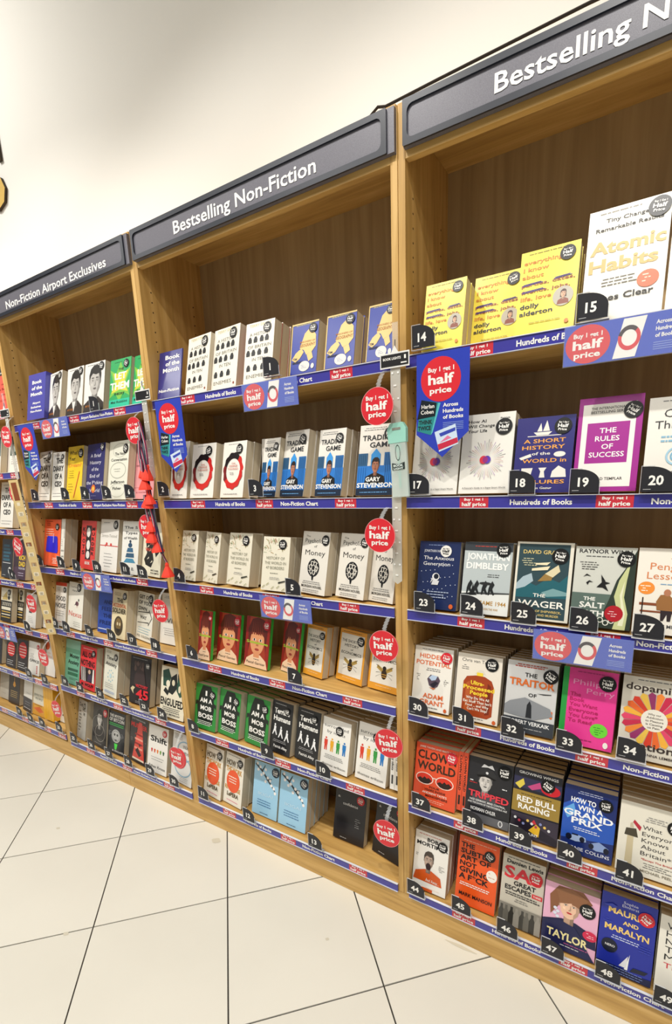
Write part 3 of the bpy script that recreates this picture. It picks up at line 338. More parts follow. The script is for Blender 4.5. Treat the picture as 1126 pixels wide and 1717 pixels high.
d('murder', 'red and black true crime cover', 'd63a34', 'c8302c', None, r(.06, .14, .94, .94, 'd8403a'), r(.34, .2, .7, .9, '1a1a1c'), e(.5, .76, .12, .1, 'e4e0d8'), e(.52, .5, .12, .1, 'e4e0d8'), e(.52, .3, .12, .08, 'e4e0d8'),
  [t(c, .1, .3, .78-.12*i, .08, '1a1a1c', 2) for i, c in enumerate('KNOTS')], [t(c, .74, .92, .8-.1*i, .07, '1a1a1c', 2) for i, c in enumerate('MURDER')], T([('BOOK', .36, .7, .1, .06)], 'f4e8e0', 2))
d('stress', 'white cover with thin red barbed line', 'e8e4dc', 'dad4c8', (.84, .9, .11, '151515'), fine(.1, .6, .93), T([('Stress-Tested', .08, .92, .66, .06)], 'a8a49c', 0), r(.0, .49, 1, .505, 'cc3a34'), e(.38, .53, .05, .03, 'cc3a34'), e(.62, .52, .05, .03, 'cc3a34'), p([(.3, .47), (.36, .5), (.28, .53)], 'cc3a34'), lines(.24, .76, .34, 4, '888', gap=.06), lines(.3, .7, .1, 1, '888'))
d('fivetypes', 'white cover with stacked blue figures', 'e6e4dc', 'd8d4ca', None, T([('The 5', .1, .9, .86, .05), ('Types', .16, .9, .76, .05), ('of Wealth', .1, .9, .66, .05)], '3a3a3c', 1), e(.5, .62, .06, .03, '2a3a50'), e(.5, .55, .12, .045, '2c4a66'), p([(.3, .42), (.7, .42), (.66, .5), (.36, .5)], '3a6484'), p([(.24, .32), (.76, .32), (.74, .4), (.3, .4)], '3a5a74'), p([(.14, .22), (.86, .22), (.7, .3), (.3, .3)], '4a8aa8'), T([('Sahil B.', .14, .8, .08, .06)], '333', 0))
d('weapon', 'cream cover with black machinery collage', 'ebe5cc', 'ddd6bc', None, p([(.2, .2), (.5, .16), (.62, .3), (.5, .5), (.62, .66), (.4, .78), (.16, .6), (.24, .42), (.1, .3)], '22221f'), p([(.72, .36), (.96, .5), (.86, .7), (.74, .6), (.66, .44)], '22221f'), [p([(x, z), (x+.12, z+.03), (x+.1, z+.06)], 'e4dec4') for x, z in ((.25, .3), (.34, .45), (.22, .52), (.38, .62), (.76, .5), (.44, .24))], T([('NUKE', .4, .9, .58, .06), ('WAR', .14, .6, .46, .06)], 'c94a36', 2), T([('MICHAEL', .5, .92, .1, .03), ('FOX-SMITH', .5, .92, .05, .03)], '333'))
d('foodnoise', 'white cover with slim black title under red band', 'ebe6dc', 'dcd6ca', (.84, .84, .12, '151515'), r(0, .92, 1, 1, 'c8402c'), lines(.08, .5, .87, 3, '777'), T([('FOOD', .08, .92, .58, .11), ('NOISE', .04, .96, .42, .11)], '3a3a3a', 1), lines(.08, .9, .34, 3, '888', gap=.05), fine(.1, .9, .1, 'c07060'))
d('nexus', 'white cover with red title and pigeon', 'ebe7da', 'ddd8c8', (.7, .9, .12, '151515'), T([('Yuval Noah', .14, .6, .88, .035), ('Harari', .24, .6, .8, .045)], '5a5a50', 0), e(.6, .55, .11, .05, '6a4a52'), e(.7, .63, .04, .03, '4a5a52'), p([(.42, .5), (.56, .53), (.54, .57)], '3a3438'), r(.58, .46, .59, .51, 'c04a30'), r(.64, .46, .65, .51, 'c04a30'), T([('Nexus', .08, .95, .26, .12)], 'd2503a', 0), lines(.4, .95, .14, 3, '8a8a80', gap=.04))
d('bluetext', 'blue cover with darker blue capitals', '2a4aa4', '223c8c', None, T([('AND', .3, .8, .68, .09), ('FEEL', .2, .8, .52, .09), ('THE', .3, .8, .36, .09), ('FREE', .1, .8, .2, .09)], '16285e', 2), r(.8, 0, 1, 1, 'c83a30'), r(.05, .08, .8, .1, 'dfe4f0'))
d('soldier', 'cream cover with moss-covered helmet portrait', 'e6d6ae', 'd6c69a', (.84, .88, .12, '151515'), lines(.1, .6, .93, 3, '8a6a3a'), T([('THE', .32, .74, .74, .09), ('SOLDIER', .04, .96, .52, .1)], '3a3424', 1), T([('ACCIDENTAL', .04, .96, .64, .075)], 'd8622c', 1), e(.5, .26, .3, .2, '4a3c28'), e(.5, .3, .2, .12, '7a6238'), e(.44, .3, .05, .035, 'd8c49a'), e(.6, .3, .05, .035, 'd8c49a'), p([(.36, .2), (.66, .2), (.56, .12), (.44, .12)], '2c2418'))
d('getout', 'cream cover with black handwritten capitals and arrow', 'e9e5d6', 'dad6c4', (.82, .88, .12, '151515'), T([('GET OUT', .06, .92, .86, .075), ('OF YOUR', .06, .94, .74, .075), ('OWN', .06, .6, .62, .075), ('WAY', .2, .62, .44, .075)], '2a2a28', 2), p([(.06, .57), (.74, .62), (.74, .67), (.96, .5), (.74, .32), (.74, .38), (.06, .34), (.06, .355), (.76, .4), (.76, .36), (.92, .5), (.76, .62), (.76, .6), (.06, .555)], '2a2a28'), lines(.1, .9, .25, 3, '8ab8c8', gap=.05, hh=.012), T([('M.E. GOLDING', .1, .95, .06, .05)], '6a6a60', 0))
d('whentext', 'off-white cover with single grey word', 'e6e2d8', 'd8d4c8', None, lines(.1, .6, .93, 2, '777'), T([('When', .1, .95, .42, .1)], '5a5a54', 0), lines(.14, .8, .3, 4, '999', gap=.04))
d('greenlang', 'sea-green cover with black brush words', '6aa88c', '4a8a6e', None, r(0, .8, 1, 1, '8abaa4'), T([('Money', .3, .95, .6, .09), ('Anxiety', .2, .95, .46, .09)], '1a2a24', 2), r(.2, .3, .9, .36, '2c5a48'), r(.2, .2, .9, .27, '2c6a4c'), lines(.3, .9, .14, 2, '1c4a34'))
d('allnothing', 'red and black cover with zebra stripes', 'dc3036', 'c8282e', (.84, .86, .1, '151515'), fine(.1, .9, .93, 'f4d8d4'), T([('ALL OR', .1, .8, .74, .13), ('NOTHING', .04, .92, .54, .14)], '1a1416', 2), r(.05, .18, .95, .5, '1c1416'), [p([(.05+.1*k, .18), (.1+.1*k, .18), (.02+.1*k if k else .05, .5), (-.01+.1*k if k else .05, .5)], 'ede4dc') for k in range(1, 4)], e(.62, .42, .08, .05, 'c8a48c'), p([(.5, .2), (.78, .2), (.74, .36), (.56, .36)], '3a2a4a'), p([(.8, .18), (.94, .18), (.9, .5), (.84, .5)], 'ede4dc'), T([('M. WOLFF', .14, .9, .07, .07)], '1a1416', 2))
d('timeanx', 'cream cover with ring of pale blue dashes', 'e6e4d4', 'd6d2c0', (.82, .86, .12, '151515'), lines(.1, .5, .95, 2, '777'), T([('Time', .14, .66, .78, .08), ('Anxiety', .1, .9, .65, .08)], '2a2a28', 1), [e(.5+.2*math.cos(k*.7), .44+.12*math.sin(k*.7), .03, .015, '8abccc') for k in range(9)], e(.5, .44, .08, .05, 'c4dce0'), lines(.1, .8, .26, 3, '888', gap=.04), lines(.1, .9, .1, 2, '8aa8d8', hh=.012))
d('victory', 'black cover with large red number 45', '221c1e', '1a1618', (.86, .84, .1, '3a3a3a'), lines(.1, .9, .95, 1, 'bbb'), [e(.25+.12*(k % 4), .84-.1*(k//4), .06, .06, ['4a3a36', '5a4640', '3c302e'][k % 3]) for k in range(8)], p([(.2, .4), (.8, .4), (.7, .7), (.4, .76), (.24, .6)], '3a2c2c'), T([('VICTORY', .3, .9, .36, .06)], 'd8303a', 2), T([('45', .34, .94, .14, .19)], 'e2303a', 2), p([(.06, .3), (.16, .36), (.28, .34), (.2, .28), (.22, .2), (.12, .26)], 'd8c8a0'), lines(.3, .8, .06, 2, 'aaa'))
d('mother', 'dark cover with small orange capitals', '2a2a38', '22222e', None, T([('MOTHER', .14, .8, .7, .07), ('GRAB', .14, .66, .61, .07)], 'e8a03a', 2), lines(.14, .7, .48, 5, 'a8a8b8', gap=.07, hh=.014), fine(.1, .6, .08, 'ccc'))
d('engulfed', 'cream cover with dark green splashes', 'e8e0c8', 'dad2ba', (.84, .86, .12, '151515'), p([(.1, .6), (.06, .9), (.3, .96), (.42, .8), (.3, .6)], '24483c'), p([(.3, .5), (.42, .8), (.64, .9), (.7, .62), (.5, .46)], '1c2220'), p([(.66, .56), (.7, .84), (.94, .78), (.96, .5), (.8, .44)], '2a5040'), e(.3, .66, .08, .07, 'e8e0c8'), e(.52, .7, .06, .06, 'd8ccb0'), e(.78, .6, .05, .07, 'e0d6ba'), p([(.12, .5), (.3, .42), (.36, .5), (.2, .58)], '1c2220'), T([('ENGULFED', .02, .97, .23, .15)], '1c1c1a', 2), lines(.1, .9, .18, 3, '444', gap=.035, hh=.012), T([('A. MORROW', .3, .85, .05, .035)], '555'))
d('deficit', 'grey cover with scattered black letters', 'b4b2aa', 'a8a69c', None, T([('Def', .12, .52, .82, .1), ('ic', .5, .8, .74, .09), ('it', .62, .84, .62, .09)], '2a2a2a', 1), [r(.14, .68-.08*k, .14+.18+.06*(k % 3), .7-.08*k, '3a3a3a') for k in range(7)], g(.72, .86, .12, .08, .05, '2a2a2a'))
d('facebw', 'charcoal cover with pale youth portrait and rings', '3a3836', '2c2a2a', (.86, .86, .13, 'c9202c'), person(.48, .68, .24, 'b8b4ae', '1a1818', '242222', '8a807a', 1.4, 1), [g(.56, .34, .34, .2, .012, 'b8b0a4'), g(.4, .5, .4, .24, .01, 'a8a098')], lines(.2, .8, .08, 1, 'aaa'))
d('mastermind', 'black cover with white clown face and green tuft', '26282c', '1e2024', None, T([('THE MYSTERY', .06, .94, .86, .07), ('OF BITCOIN', .06, .94, .76, .08)], 'e8e6e0', 2), r(.06, .7, .92, .715, '3ad05a'), r(.06, .66, .92, .67, '3ad05a'), e(.5, .42, .26, .16, 'b0b0ac'), g(.5, .42, .22, .13, .02, '6a6a6a'), e(.42, .45, .05, .03, '3a3a3a'), e(.58, .45, .05, .03, '3a3a3a'), p([(.4, .34), (.6, .34), (.5, .3)], '3a3a3a'), p([(.42, .24), (.62, .24), (.56, .1), (.46, .1)], '4adf4a'), lines(.05, .25, .5, 4, '999', gap=.03), lines(.78, .96, .5, 4, '999', gap=.03), T([('B. WALLACE', .34, .96, .05, .04)], 'e8e6e0'))
d('redtower', 'black cover with red tower diagram', '2a2626', '221e1e', None, T([('JACK FAIRWEATHER', .08, .84, .92, .035)], 'ccc'), T([('MURDER', .04, .96, .76, .1)], 'd2342e', 2), p([(.2, .06), (.9, .06), (.66, .9), (.48, .9)], 'd4473c'), [r(.3, .6-.1*k, .76, .64-.1*k, 'e89a84' if k % 2 else '8a1c18') for k in range(4)], p([(.36, .26), (.5, .34), (.72, .2), (.6, .14)], '2a1616'), e(.6, .4, .05, .03, '2a1616'), r(.22, .06, .88, .1, 'e8d8c0'), lines(.04, .2, .5, 3, '888'), lines(.86, .98, .5, 3, '888'))
d('shift', 'white cover with bold word and coloured dots', 'ece8e0', 'dcd8ce', (.82, .88, .1, 'c9202c'), T([('Shift', .1, .94, .66, .12)], '1a1a1a', 2), [F(e(.2+.15*k, .48, .045, .022, c), p([(.16+.15*k, .45), (.24+.15*k, .45), (.22+.15*k, .41), (.18+.15*k, .41)], c))[0] for k, c in enumerate(('c8302c', 'd8542c', 'e07a2c', '6a9a3c', '3a5a4a'))], [p([(.16+.15*k, .47), (.24+.15*k, .47), (.22+.15*k, .42), (.18+.15*k, .42)], c) for k, c in enumerate(('c8302c', 'd8542c', 'e07a2c', '6a9a3c', '3a5a4a'))], lines(.16, .84, .32, 2, '777', gap=.05), T([('Ethan Kross', .1, .92, .1, .06)], '2a2a2a', 0))
d('bluecoil', 'white cover with winding blue line and red circle', 'e6e4de', 'd8d6ce', None, lines(.08, .5, .95, 4, '777'), [g(.6, .66, .36, .2, .03, '8ab4cc'), g(.55, .34, .4, .2, .03, '8ab4cc')], T([('YOU', .5, .8, .72, .06), ('NEVER', .5, .92, .6, .06)], '8a8a86', 1), e(.36, .48, .34, .2, 'd8303a'), T([('half', .14, .56, .49, .07), ('price', .18, .54, .4, .05)], 'f4ece8', 2), lines(.4, .9, .12, 3, '888', gap=.035))
d('orangeflag', 'coral cover with dark serif words', 'e85c4c', 'd64c3e', None, r(0, .84, 1, 1, '3a3634'), T([('small', .2, .7, .88, .05)], 'f0eee8', 0), T([('on', .5, .7, .62, .055), ('a flaw', .4, .86, .5, .06), ('you', .5, .84, .38, .06)], '5a1c18', 0), lines(.4, .9, .28, 2, '8a2c24'))
d('squareart', 'white cover with dark green square picture', 'e6e2da', 'd8d4ca', None, r(.16, .4, .96, .86, '2e4a44'), p([(.3, .46), (.6, .5), (.5, .7), (.36, .66)], '9aa49a'), lines(.2, .9, .3, 3, '888', gap=.05))
d('darkblue', 'near-black cover with teal block letters', '22262e', '1c2026', None, [r(.14, .8-.09*k, .7+.06*(k % 3), .86-.09*k, '2c5a6c') for k in range(5)], r(.1, .38, .84, .395, 'ddd'), e(.78, .2, .14, .09, 'd8d8d4'), fine(.1, .5, .06, 'ddd'))
d('richdad', 'purple-brown cover with yellow capitals', '4a3244', '3a2636', None, e(.3, .72, .2, .16, 'b0684a'), p([(.06, .3), (.5, .34), (.48, .58), (.1, .56)], '3a2a30'), T([('RICH', .46, .96, .5, .12), ('DAD', .46, .96, .34, .12)], 'efcc3a', 2), T([('POOR DAD', .46, .96, .26, .05)], 'dcd8e0', 1), lines(.4, .9, .8, 4, 'a890b0', gap=.05), lines(.4, .95, .16, 2, 'e0d0e8', gap=.06, hh=.014))
d('greycov', 'plain warm grey cover', 'b9b3a6', 'a8a294', None, p([(0, .5), (1, .7), (1, 1), (0, 1)], 'a29c90'), fine(.2, .7, .2, '8a8478'))
d('stripes', 'cream cover with black title bars and gold hills', 'e4dcc6', '22201e', (.74, .88, .12, '151515'), p([(.1, .64), (.3, .8), (.5, .9), (.62, .66)], 'd0b878'), [r(.14+.12*k, .64, .17+.12*k, .74+.05*k, 'a8862c') for k in range(4)], e(.72, .72, .1, .06, '2a2a2a'), r(0, 0, 1, .62, '22201e'), [r(.08, z, .92, z+.09, 'e4dcc6') for z in (.48, .35)], [r(.08+.17*k, .485, .2+.17*k, .565, '4a4640') for k in range(5)], [r(.1, z, .9, z+.03, c) for z, c in ((.28, 'c8a44a'), (.2, 'e4dcc6'), (.12, 'c8a44a'))])
d('whiteart', 'white cover with narrow dark picture strip', 'e8e4dc', 'dad6cc', None, r(.3, .42, .6, .62, '2a2230'), r(.34, .46, .56, .54, 'b06a5a'), lines(.2, .8, .3, 4, '888', gap=.05), e(.3, .8, .12, .08, 'c8c0b0'))
d('whitetext', 'short white cover with grey text lines', 'e8e6e0', 'dcd8d0', None, lines(.15, .85, .6, 6, '8a8a88', gap=.08, hh=.02))
d('darkring', 'black cover with glowing blue rings', '202028', '1a1a22', None, [g(.5, .6, .3, .2, .04, '2c5a8a'), g(.5, .6, .2, .13, .05, '3a7ab0')], lines(.2, .8, .2, 2, 'ccc', gap=.06))
d('redcircle', 'black cover with big red disc', '2a2224', '221c1e', None, e(.5, .66, .4, .26, 'd22c2c'), [r(.2, .76-.09*k, .8, .79-.09*k, 'f0c8c0') for k in range(4)], lines(.1, .8, .24, 3, 'ddd', gap=.07, hh=.016))
d('office', 'white cover with OFFICE lettering', 'e6e2da', 'd8d2c8', (.84, .86, .1, 'c9202c'), T([('OFFICE', .1, .95, .38, .08)], '2a2a2a', 2), lines(.12, .5, .62, 4, '666', gap=.05), [r(.74, .06+.05*k, .84, .09+.05*k, 'c83a34') for k in range(5)])
d('whitenote', 'white cover with coral handwriting', 'eae6e0', 'dcd8d0', None, e(.3, .86, .2, .12, 'e0603a'), T([('to do', .1, .6, .64, .06), ('today', .1, .7, .54, .06)], 'eaa890', 0), lines(.1, .5, .4, 2, '999'))
d('darkdrop', 'near-black cover with golden droplet', '2e2624', '241e1c', None, p([(.44, .72), (.56, .72), (.64, .6), (.5, .54), (.36, .6)], 'd89a3a'), r(.48, .72, .52, .86, 'd89a3a'), [r(.16, .4-.06*k, .8, .415-.06*k, 'b89a5a') for k in range(4)])
d('whiteblack', 'white over black two-tone cover', 'e2ded4', '2a2a30', None, r(0, 0, 1, .45, '2c2c34'), fine(.2, .8, .6, 'a8a49a'), lines(.2, .9, .3, 2, 'b8b8c0', gap=.08), r(.1, .1, .9, .12, 'ccc'))
d('effective', 'white and amber cover with yellow lower half', 'e4ddc8', 'd8ceb4', None, r(0, 0, 1, .36, 'e0a23a'), T([('EFFECTIVE', .1, .9, .62, .07), ('PEOPLE', .2, .8, .5, .07)], '8a8a7c', 1), p([(.05, .2), (.6, .3), (.95, .16), (.6, .1)], 'e0703a'), lines(.1, .9, .32, 1, '8a5a20', hh=.02))
d('whitemono', 'small white cover with black bird shape', 'e4e0d6', 'd6d0c6', None, p([(.2, .3), (.5, .5), (.8, .35), (.5, .25)], '3a3634'), lines(.3, .7, .7, 2, '999'))
STICKW = [('Buy 1 Get 1', -.55, .55, .34, .2), ('Half', -.62, .62, -.18, .42), ('Price', -.5, .5, -.56, .28)]
for q in STICKW: want(q[0], 2)
for s in ['Book', 'of the', 'Month', 'Non-Fiction', 'Airport', 'Exclusives', 'Buy 1 get 1', 'half', 'price', 'half price', 'Across', 'Hundreds', 'of Books', 'Hundreds of Books', 'Non-Fiction Chart',
          'Airport Exclusive Non-Fiction', 'Bestseller Chart', 'Harlan', 'Coben', 'THINK', 'TWICE', 'BOOK LIGHTS', 'BOOK', 'LIGHT', 'CLOWN WORLD', 'surrounded by idiots', 'o', 'l', 'YELLOWFACE'] + [str(i) for i in range(1, 50)]: want(s, 2)
for s in ['Bestselling Non-Fiction', 'Non-Fiction Airport Exclusives']: want(s, 0)
for s in ['Bestselling Non-Fiction', 'Non-Fiction Airport Exclusives', 'Harlan', 'Coben', 'BOOK LIGHTS']: want(s, 1)
bake_text()
# ------------------------------------------------------------------ setting
def struct(o): o['kind'] = 'structure'; return o
ts, th0, tx, ty = .4439, -.7892, -1.2064, -.8736
fl = MB(); fl.box((-12, -9, -.05), (8, .6, -.004), mat('3a3630', .8)); floor = struct(fl.obj('floor'))
def tile_mesh(name, w_):
    b = MB(); h = w_/2-.0023; b.prism([(-h, -h), (h, -h), (h, h), (-h, h)], 0, .008, TILE, Matrix.Rotation(-PI/2, 4, 'X')); return b.mesh(name)
tm = tile_mesh('floor_tile', ts)
e1 = (math.sin(th0), math.cos(th0)); e2 = (math.cos(th0), -math.sin(th0)); far = MB(); n = 0
for a in range(-30, 30):
    for b in range(-30, 30):
        x = tx+ts*((a+.5)*e2[0]+(b+.5)*e1[0]); y = ty+ts*((a+.5)*e2[1]+(b+.5)*e1[1])
        if not (-11 < x < 7 and -8.5 < y < .3): continue
        if -4.6 < x < 1.6 and -2.1 < y:
            o = link('floor_tile', tm, floor); o.location = (x, y, random.uniform(-.0006, 0)); o.rotation_euler = (0, 0, -th0); n += 1
        else: far.prism([(-ts/2+.0023, -ts/2+.0023), (ts/2-.0023, -ts/2+.0023), (ts/2-.0023, ts/2-.0023), (-ts/2+.0023, ts/2-.0023)], 0, .008, TILE, Matrix.Translation((x, y, 0)) @ Matrix.Rotation(-th0, 4, 'Z') @ Matrix.Rotation(-PI/2, 4, 'X'))
o = far.obj('distant_tiles', floor); o['kind'] = 'stuff'
sp = MB()
for (x, y, rx, ry) in ((-.83, -.06, .02, .014), (-.18, -.2, .006, .005), (-.95, -.62, .01, .007), (-1.5, -.35, .01, .006), (.2, -.012, .05, .005)):
    sp.add([(x+rx*math.cos(k*.5)*(1+.2*math.sin(k)), y+ry*math.sin(k*.5)*(1+.2*math.cos(k*2)), .0006) for k in range(12)], [list(range(12))], mat('cfc9b6', .5))
o = sp.obj('floor_scuff', floor); o['kind'] = 'stuff'
wl = MB(); wl.box((-12, .312, 0), (8, .42, 4.4), WALL); struct(wl.obj('wall_back'))
wl = MB(); wl.box((-12, -9, 4.4), (8, .42, 4.5), mat('e8e6e0', .9)); struct(wl.obj('ceiling'))

# ------------------------------------------------------------------ bookcases
Z6 = [1.7319, 1.3796, 1.0644, .7509, .4333, .109]
ZR = {'R': Z6, 'M': Z6, 'L': Z6, 'K': [1.80, 1.524, 1.244, .966, .703, .415, .127]}
SM = {'R': 0, 'M': -1, 'L': -2, 'K': -3}
BAY = {'R': 'right bookcase', 'M': 'middle bookcase', 'L': 'left bookcase', 'K': 'far-left bookcase'}
ROWN = ['top', 'second', 'third', 'fourth', 'fifth', 'sixth', 'seventh']
def rown(bay, row): return 'bottom' if row == len(ZR[bay]) else ROWN[row-1]
DEP = .295; TOP = 2.29
REDM, BLUEM, WM, REDD = mat(RED, .3, .5), mat('3d3a98', .25, .5, coat=.4), mat(WHITE, .4), mat('c8303e', .25, .5, coat=.4)
STRIPC = {'L': 'Airport Exclusive Non-Fiction', 'M': 'Non-Fiction Chart', 'R': 'Non-Fiction Chart', 'K': 'Bestseller Chart'}
def bookcase(bay, label):
    s = SM[bay]; root = tag(empty('bookcase', (s, 0, 0)), label, 'bookcase', 'oak bookcases along the wall')
    pw = .0195
    for k, (a, b) in enumerate(((.0006, pw), (1-pw, .9994))):
        m = MB(); m.box((a, 0, .095), (b, DEP, TOP), OAKV); m.box((a, .022, 0), (b, DEP, .095), OAKV); m.obj('side_panel', root, .0012)
    m = MB(); m.box((pw, DEP-.008, .096), (1-pw, DEP, TOP-.02), OAKB); m.obj('back_panel', root)
    m = MB(); m.box((pw, .004, TOP-.022), (1-pw, DEP-.008, TOP), OAKH); m.obj('top_panel', root, .001)
    m = MB(); m.box((pw, .001, 2.176), (1-pw, .02, 2.194), OAKH); m.obj('header_rail', root, .001)
    m = MB()
    for x, nx in ((pw+.0002, 1), (1-pw-.0002, -1)):
        for yc in (.045, .235):
            for i in range(62):
                z = .16+.032*i
                if not any(abs(z-q) < .02 for q in ZR[bay]):
                    m.add([(x, yc+.0028*math.cos(q*PI/3), z+.0028*math.sin(q*PI/3)) for q in range(6)], [[0, 1, 2, 3, 4, 5]], mat('2a1c10', .9))
    o = m.obj('shelf_pin_holes', root); o['kind'] = 'stuff'
    for z in ZR[bay]:
        m = MB(); m.box((pw+.0005, .0, z-.012), (1-pw-.0005, DEP-.009, z+.012), OAKH); sh = m.obj('shelf', root, .001)
        m = MB(); m.box((pw+.001, -.0045, z-.0145), (1-pw-.001, -.001, z+.0145), BLUEM)
        m.box((pw+.001, -.0075, z+.0138), (1-pw-.001, -.001, z+.0155), mat('dfe2ea', .15)); m.box((pw+.001, -.0075, z-.0155), (1-pw-.001, -.001, z-.0138), mat('c8cbd8', .15))
        y = -.0048
        reds = (.168, .479, .789) if bay != 'K' else (.25, .5, .75, .9)
        for x in reds:
            m.box((x, y, z-.0138), (x+.073, -.0044, z+.0138), REDD)
            text(m, 'Buy 1 get 1', x+.012, x+.06, z+.004, .0062, y-.0003, WM, 2); text(m, 'half price', x+.006, x+.067, z-.0095, .0095, y-.0003, WM, 2)
        text(m, 'Hundreds of Books', .293, .431, z-.0065, .0125, y-.0003, WM, 2)
        c = STRIPC[bay]; text(m, c, .584 if bay != 'L' else .565, .728 if bay != 'L' else .78, z-.0065, .0125 if bay != 'L' else .011, y-.0003, WM, 2)
        m.obj('edge_strip', sh)
    # header sign hanging in front of the top
    z0, z1 = 2.192, 2.2825; x0, x1 = .0205, .979
    m = MB(); m.box((x0, -.012, z0), (x1+.0185, 0, z1), SIGNM)
    def rr(a, b, c, d_, q, n=5):
        o = []
        for (cx, cz, a0) in ((b-q, d_-q, 0), (a+q, d_-q, PI/2), (a+q, c+q, PI), (b-q, c+q, 1.5*PI)): o += ell(cx, cz, q, q, n, a0, a0+PI/2)
        return o
    outer = rr(x0, x1, z0, z1, .003); inner = rr(x0+.011, x1-.014, z0+.013, z1-.013, .014); k = len(outer)
    vs = [(x, -.017, z) for x, z in outer]+[(x, -.017, z) for x, z in inner]+[(x, -.012, z) for x, z in outer]+[(x, -.0122, z) for x, z in inner]
    fs = []
    for i in range(k): j = (i+1) % k; fs += [(j, i, k+i, k+j), (i, j, 2*k+j, 2*k+i), (k+j, k+i, 3*k+i, 3*k+j)]
    m.add(vs, [q[::-1] for q in fs], FRAME); sg = m.obj('header_sign', root)
    m = MB()
    if bay == 'L': text(m, 'Non-Fiction Airport Exclusives', .15, .87, 2.213, .031, -.0132, WM, 1)
    else: text(m, 'Bestselling Non-Fiction', .229, .776, 2.219, .036, -.0132, WM, 1)
    m.obj('sign_lettering', sg)
    m = MB(); m.box((x0, -.004, z1), (x1+.0185, .004, TOP), OAKH); m.obj('top_lip', root)
    return root
bookcase('R', 'oak bookcase at the right edge, numbered 14 to 49, under a bestselling sign')
bookcase('M', 'middle oak bookcase with small numbers 1 to 13 under a bestselling sign')
bookcase('L', 'oak bookcase under the airport exclusives sign, left of the middle one')
bookcase('K', 'oak bookcase cut off by the left edge, beyond the tassel bookmarks')
for a, b, lb in ((-3.0, -1.488, 'oak plinth board along the floor under the far-left bookcases'), (-1.4865, .999, 'long oak plinth board along the floor under middle and right bookcases')):
    m = MB(); m.box((a, .002, 0), (b, .02, .0935), OAKH); tag(m.obj('plinth_board', None, .0012), lb, 'plinth', 'plinth boards')
m = MB()
pts = [(-.16, .02, TOP+.004), (-.08, .01, TOP+.006), (-.05, .0, TOP+.012), (-.03, .0, TOP+.006), (.1, -.002, TOP+.008), (.4, -.004, TOP+.012), (.7, -.002, TOP+.008), (.99, .0, TOP+.01)]
m = MB()
for (a, b) in zip(pts, pts[1:]):
    a, b = Vector(a), Vector(b); q = (b-a).to_track_quat('Z', 'Y').to_matrix().to_4x4(); L = (b-a).length+.001
    for k in range(6):
        c0, c1 = k*PI/3, (k+1)*PI/3
        m.add([(.003*math.cos(c0), .003*math.sin(c0), 0), (.003*math.cos(c1), .003*math.sin(c1), 0), (.003*math.cos(c1), .003*math.sin(c1), L), (.003*math.cos(c0), .003*math.sin(c0), L)], [(0, 1, 2, 3)], mat('2a2018', .6), Matrix.Translation(a) @ q)
o = m.obj('cable')
tag(o, 'dark cable lying along the top edge of the right bookcase', 'cable')

# ------------------------------------------------------------------ books
LEAN = .21
COVM = {}
def cover_mesh(w_, h, th, cm, sm):
    k = ('c', w_, h, th, cm, sm)
    if k not in COVM:
        b = MB(); q = .0008; cmm, smm = mat(cm, .32, .45, coat=.15), mat(sm, .32, .45, coat=.15)
        b.box((0, 0, 0), (w_, q, h), cmm); b.box((0, th-q, 0), (w_, th, h), smm); b.box((0, q, 0), (q, th-q, h), smm); COVM[k] = b.mesh('book_cover')
    return COVM[k]
def page_mesh(w_, h, th, m_=None):
    k = ('p', w_, h, th, m_)
    if k not in COVM:
        b = MB(); b.box((.0008, .0008, .001), (w_-.001, th-.0008, h-.0003), m_ or PAGES); COVM[k] = b.mesh('page_block')
    return COVM[k]
PRINT = {}
def print_mesh(des):
    if des in PRINT: return PRINT[des]
    b = MB(); y = -.0003
    for el in D[des][4]:
        y -= .00004
        if el[0] == 't':
            _, s, x0, x1, z, h, c, bb, sl = el; text(b, s, x0, x1, z, h, y, mat(c, .38), bb, None, sl)
        elif el[0] == 'p': 
            pt = [(min(1, max(0, x)), min(1, max(0, z))) for x, z in el[1]]
            A = sum(pt[i][0]*pt[(i+1) % len(pt)][1]-pt[(i+1) % len(pt)][0]*pt[i][1] for i in range(len(pt)))
            b.face(pt if A > 0 else pt[::-1], y, mat(el[2], .34, coat=.15))
        else: b.ring(el[1], el[2], el[3], el[4], el[5], el[5]*.66, y, mat(el[6], .38))
    PRINT[des] = b.mesh('cover_print'); return PRINT[des]
STM = {}
def sticker_mesh(c, rot):
    k = (c, rot)
    if k not in STM:
        b = MB(); M = Matrix.Rotation(rot, 4, 'Y')
        dark = c != 'e8e6e0'
        b.add([(x, 0, z) for x, z in ell(0, 0, 1, 1, 28)], [list(range(28))], mat(c, .35), M)
        for s, x0, x1, z, h in STICKW: text(b, s, x0, x1, z, h, -.0008, mat('f4f2ec' if dark else '1a1a1a', .4), 2, M)
        STM[k] = b.mesh('price_sticker')
    return STM[k]
BEH = ['copy directly behind', 'second copy behind', 'third copy behind', 'fourth copy behind', 'fifth copy behind']
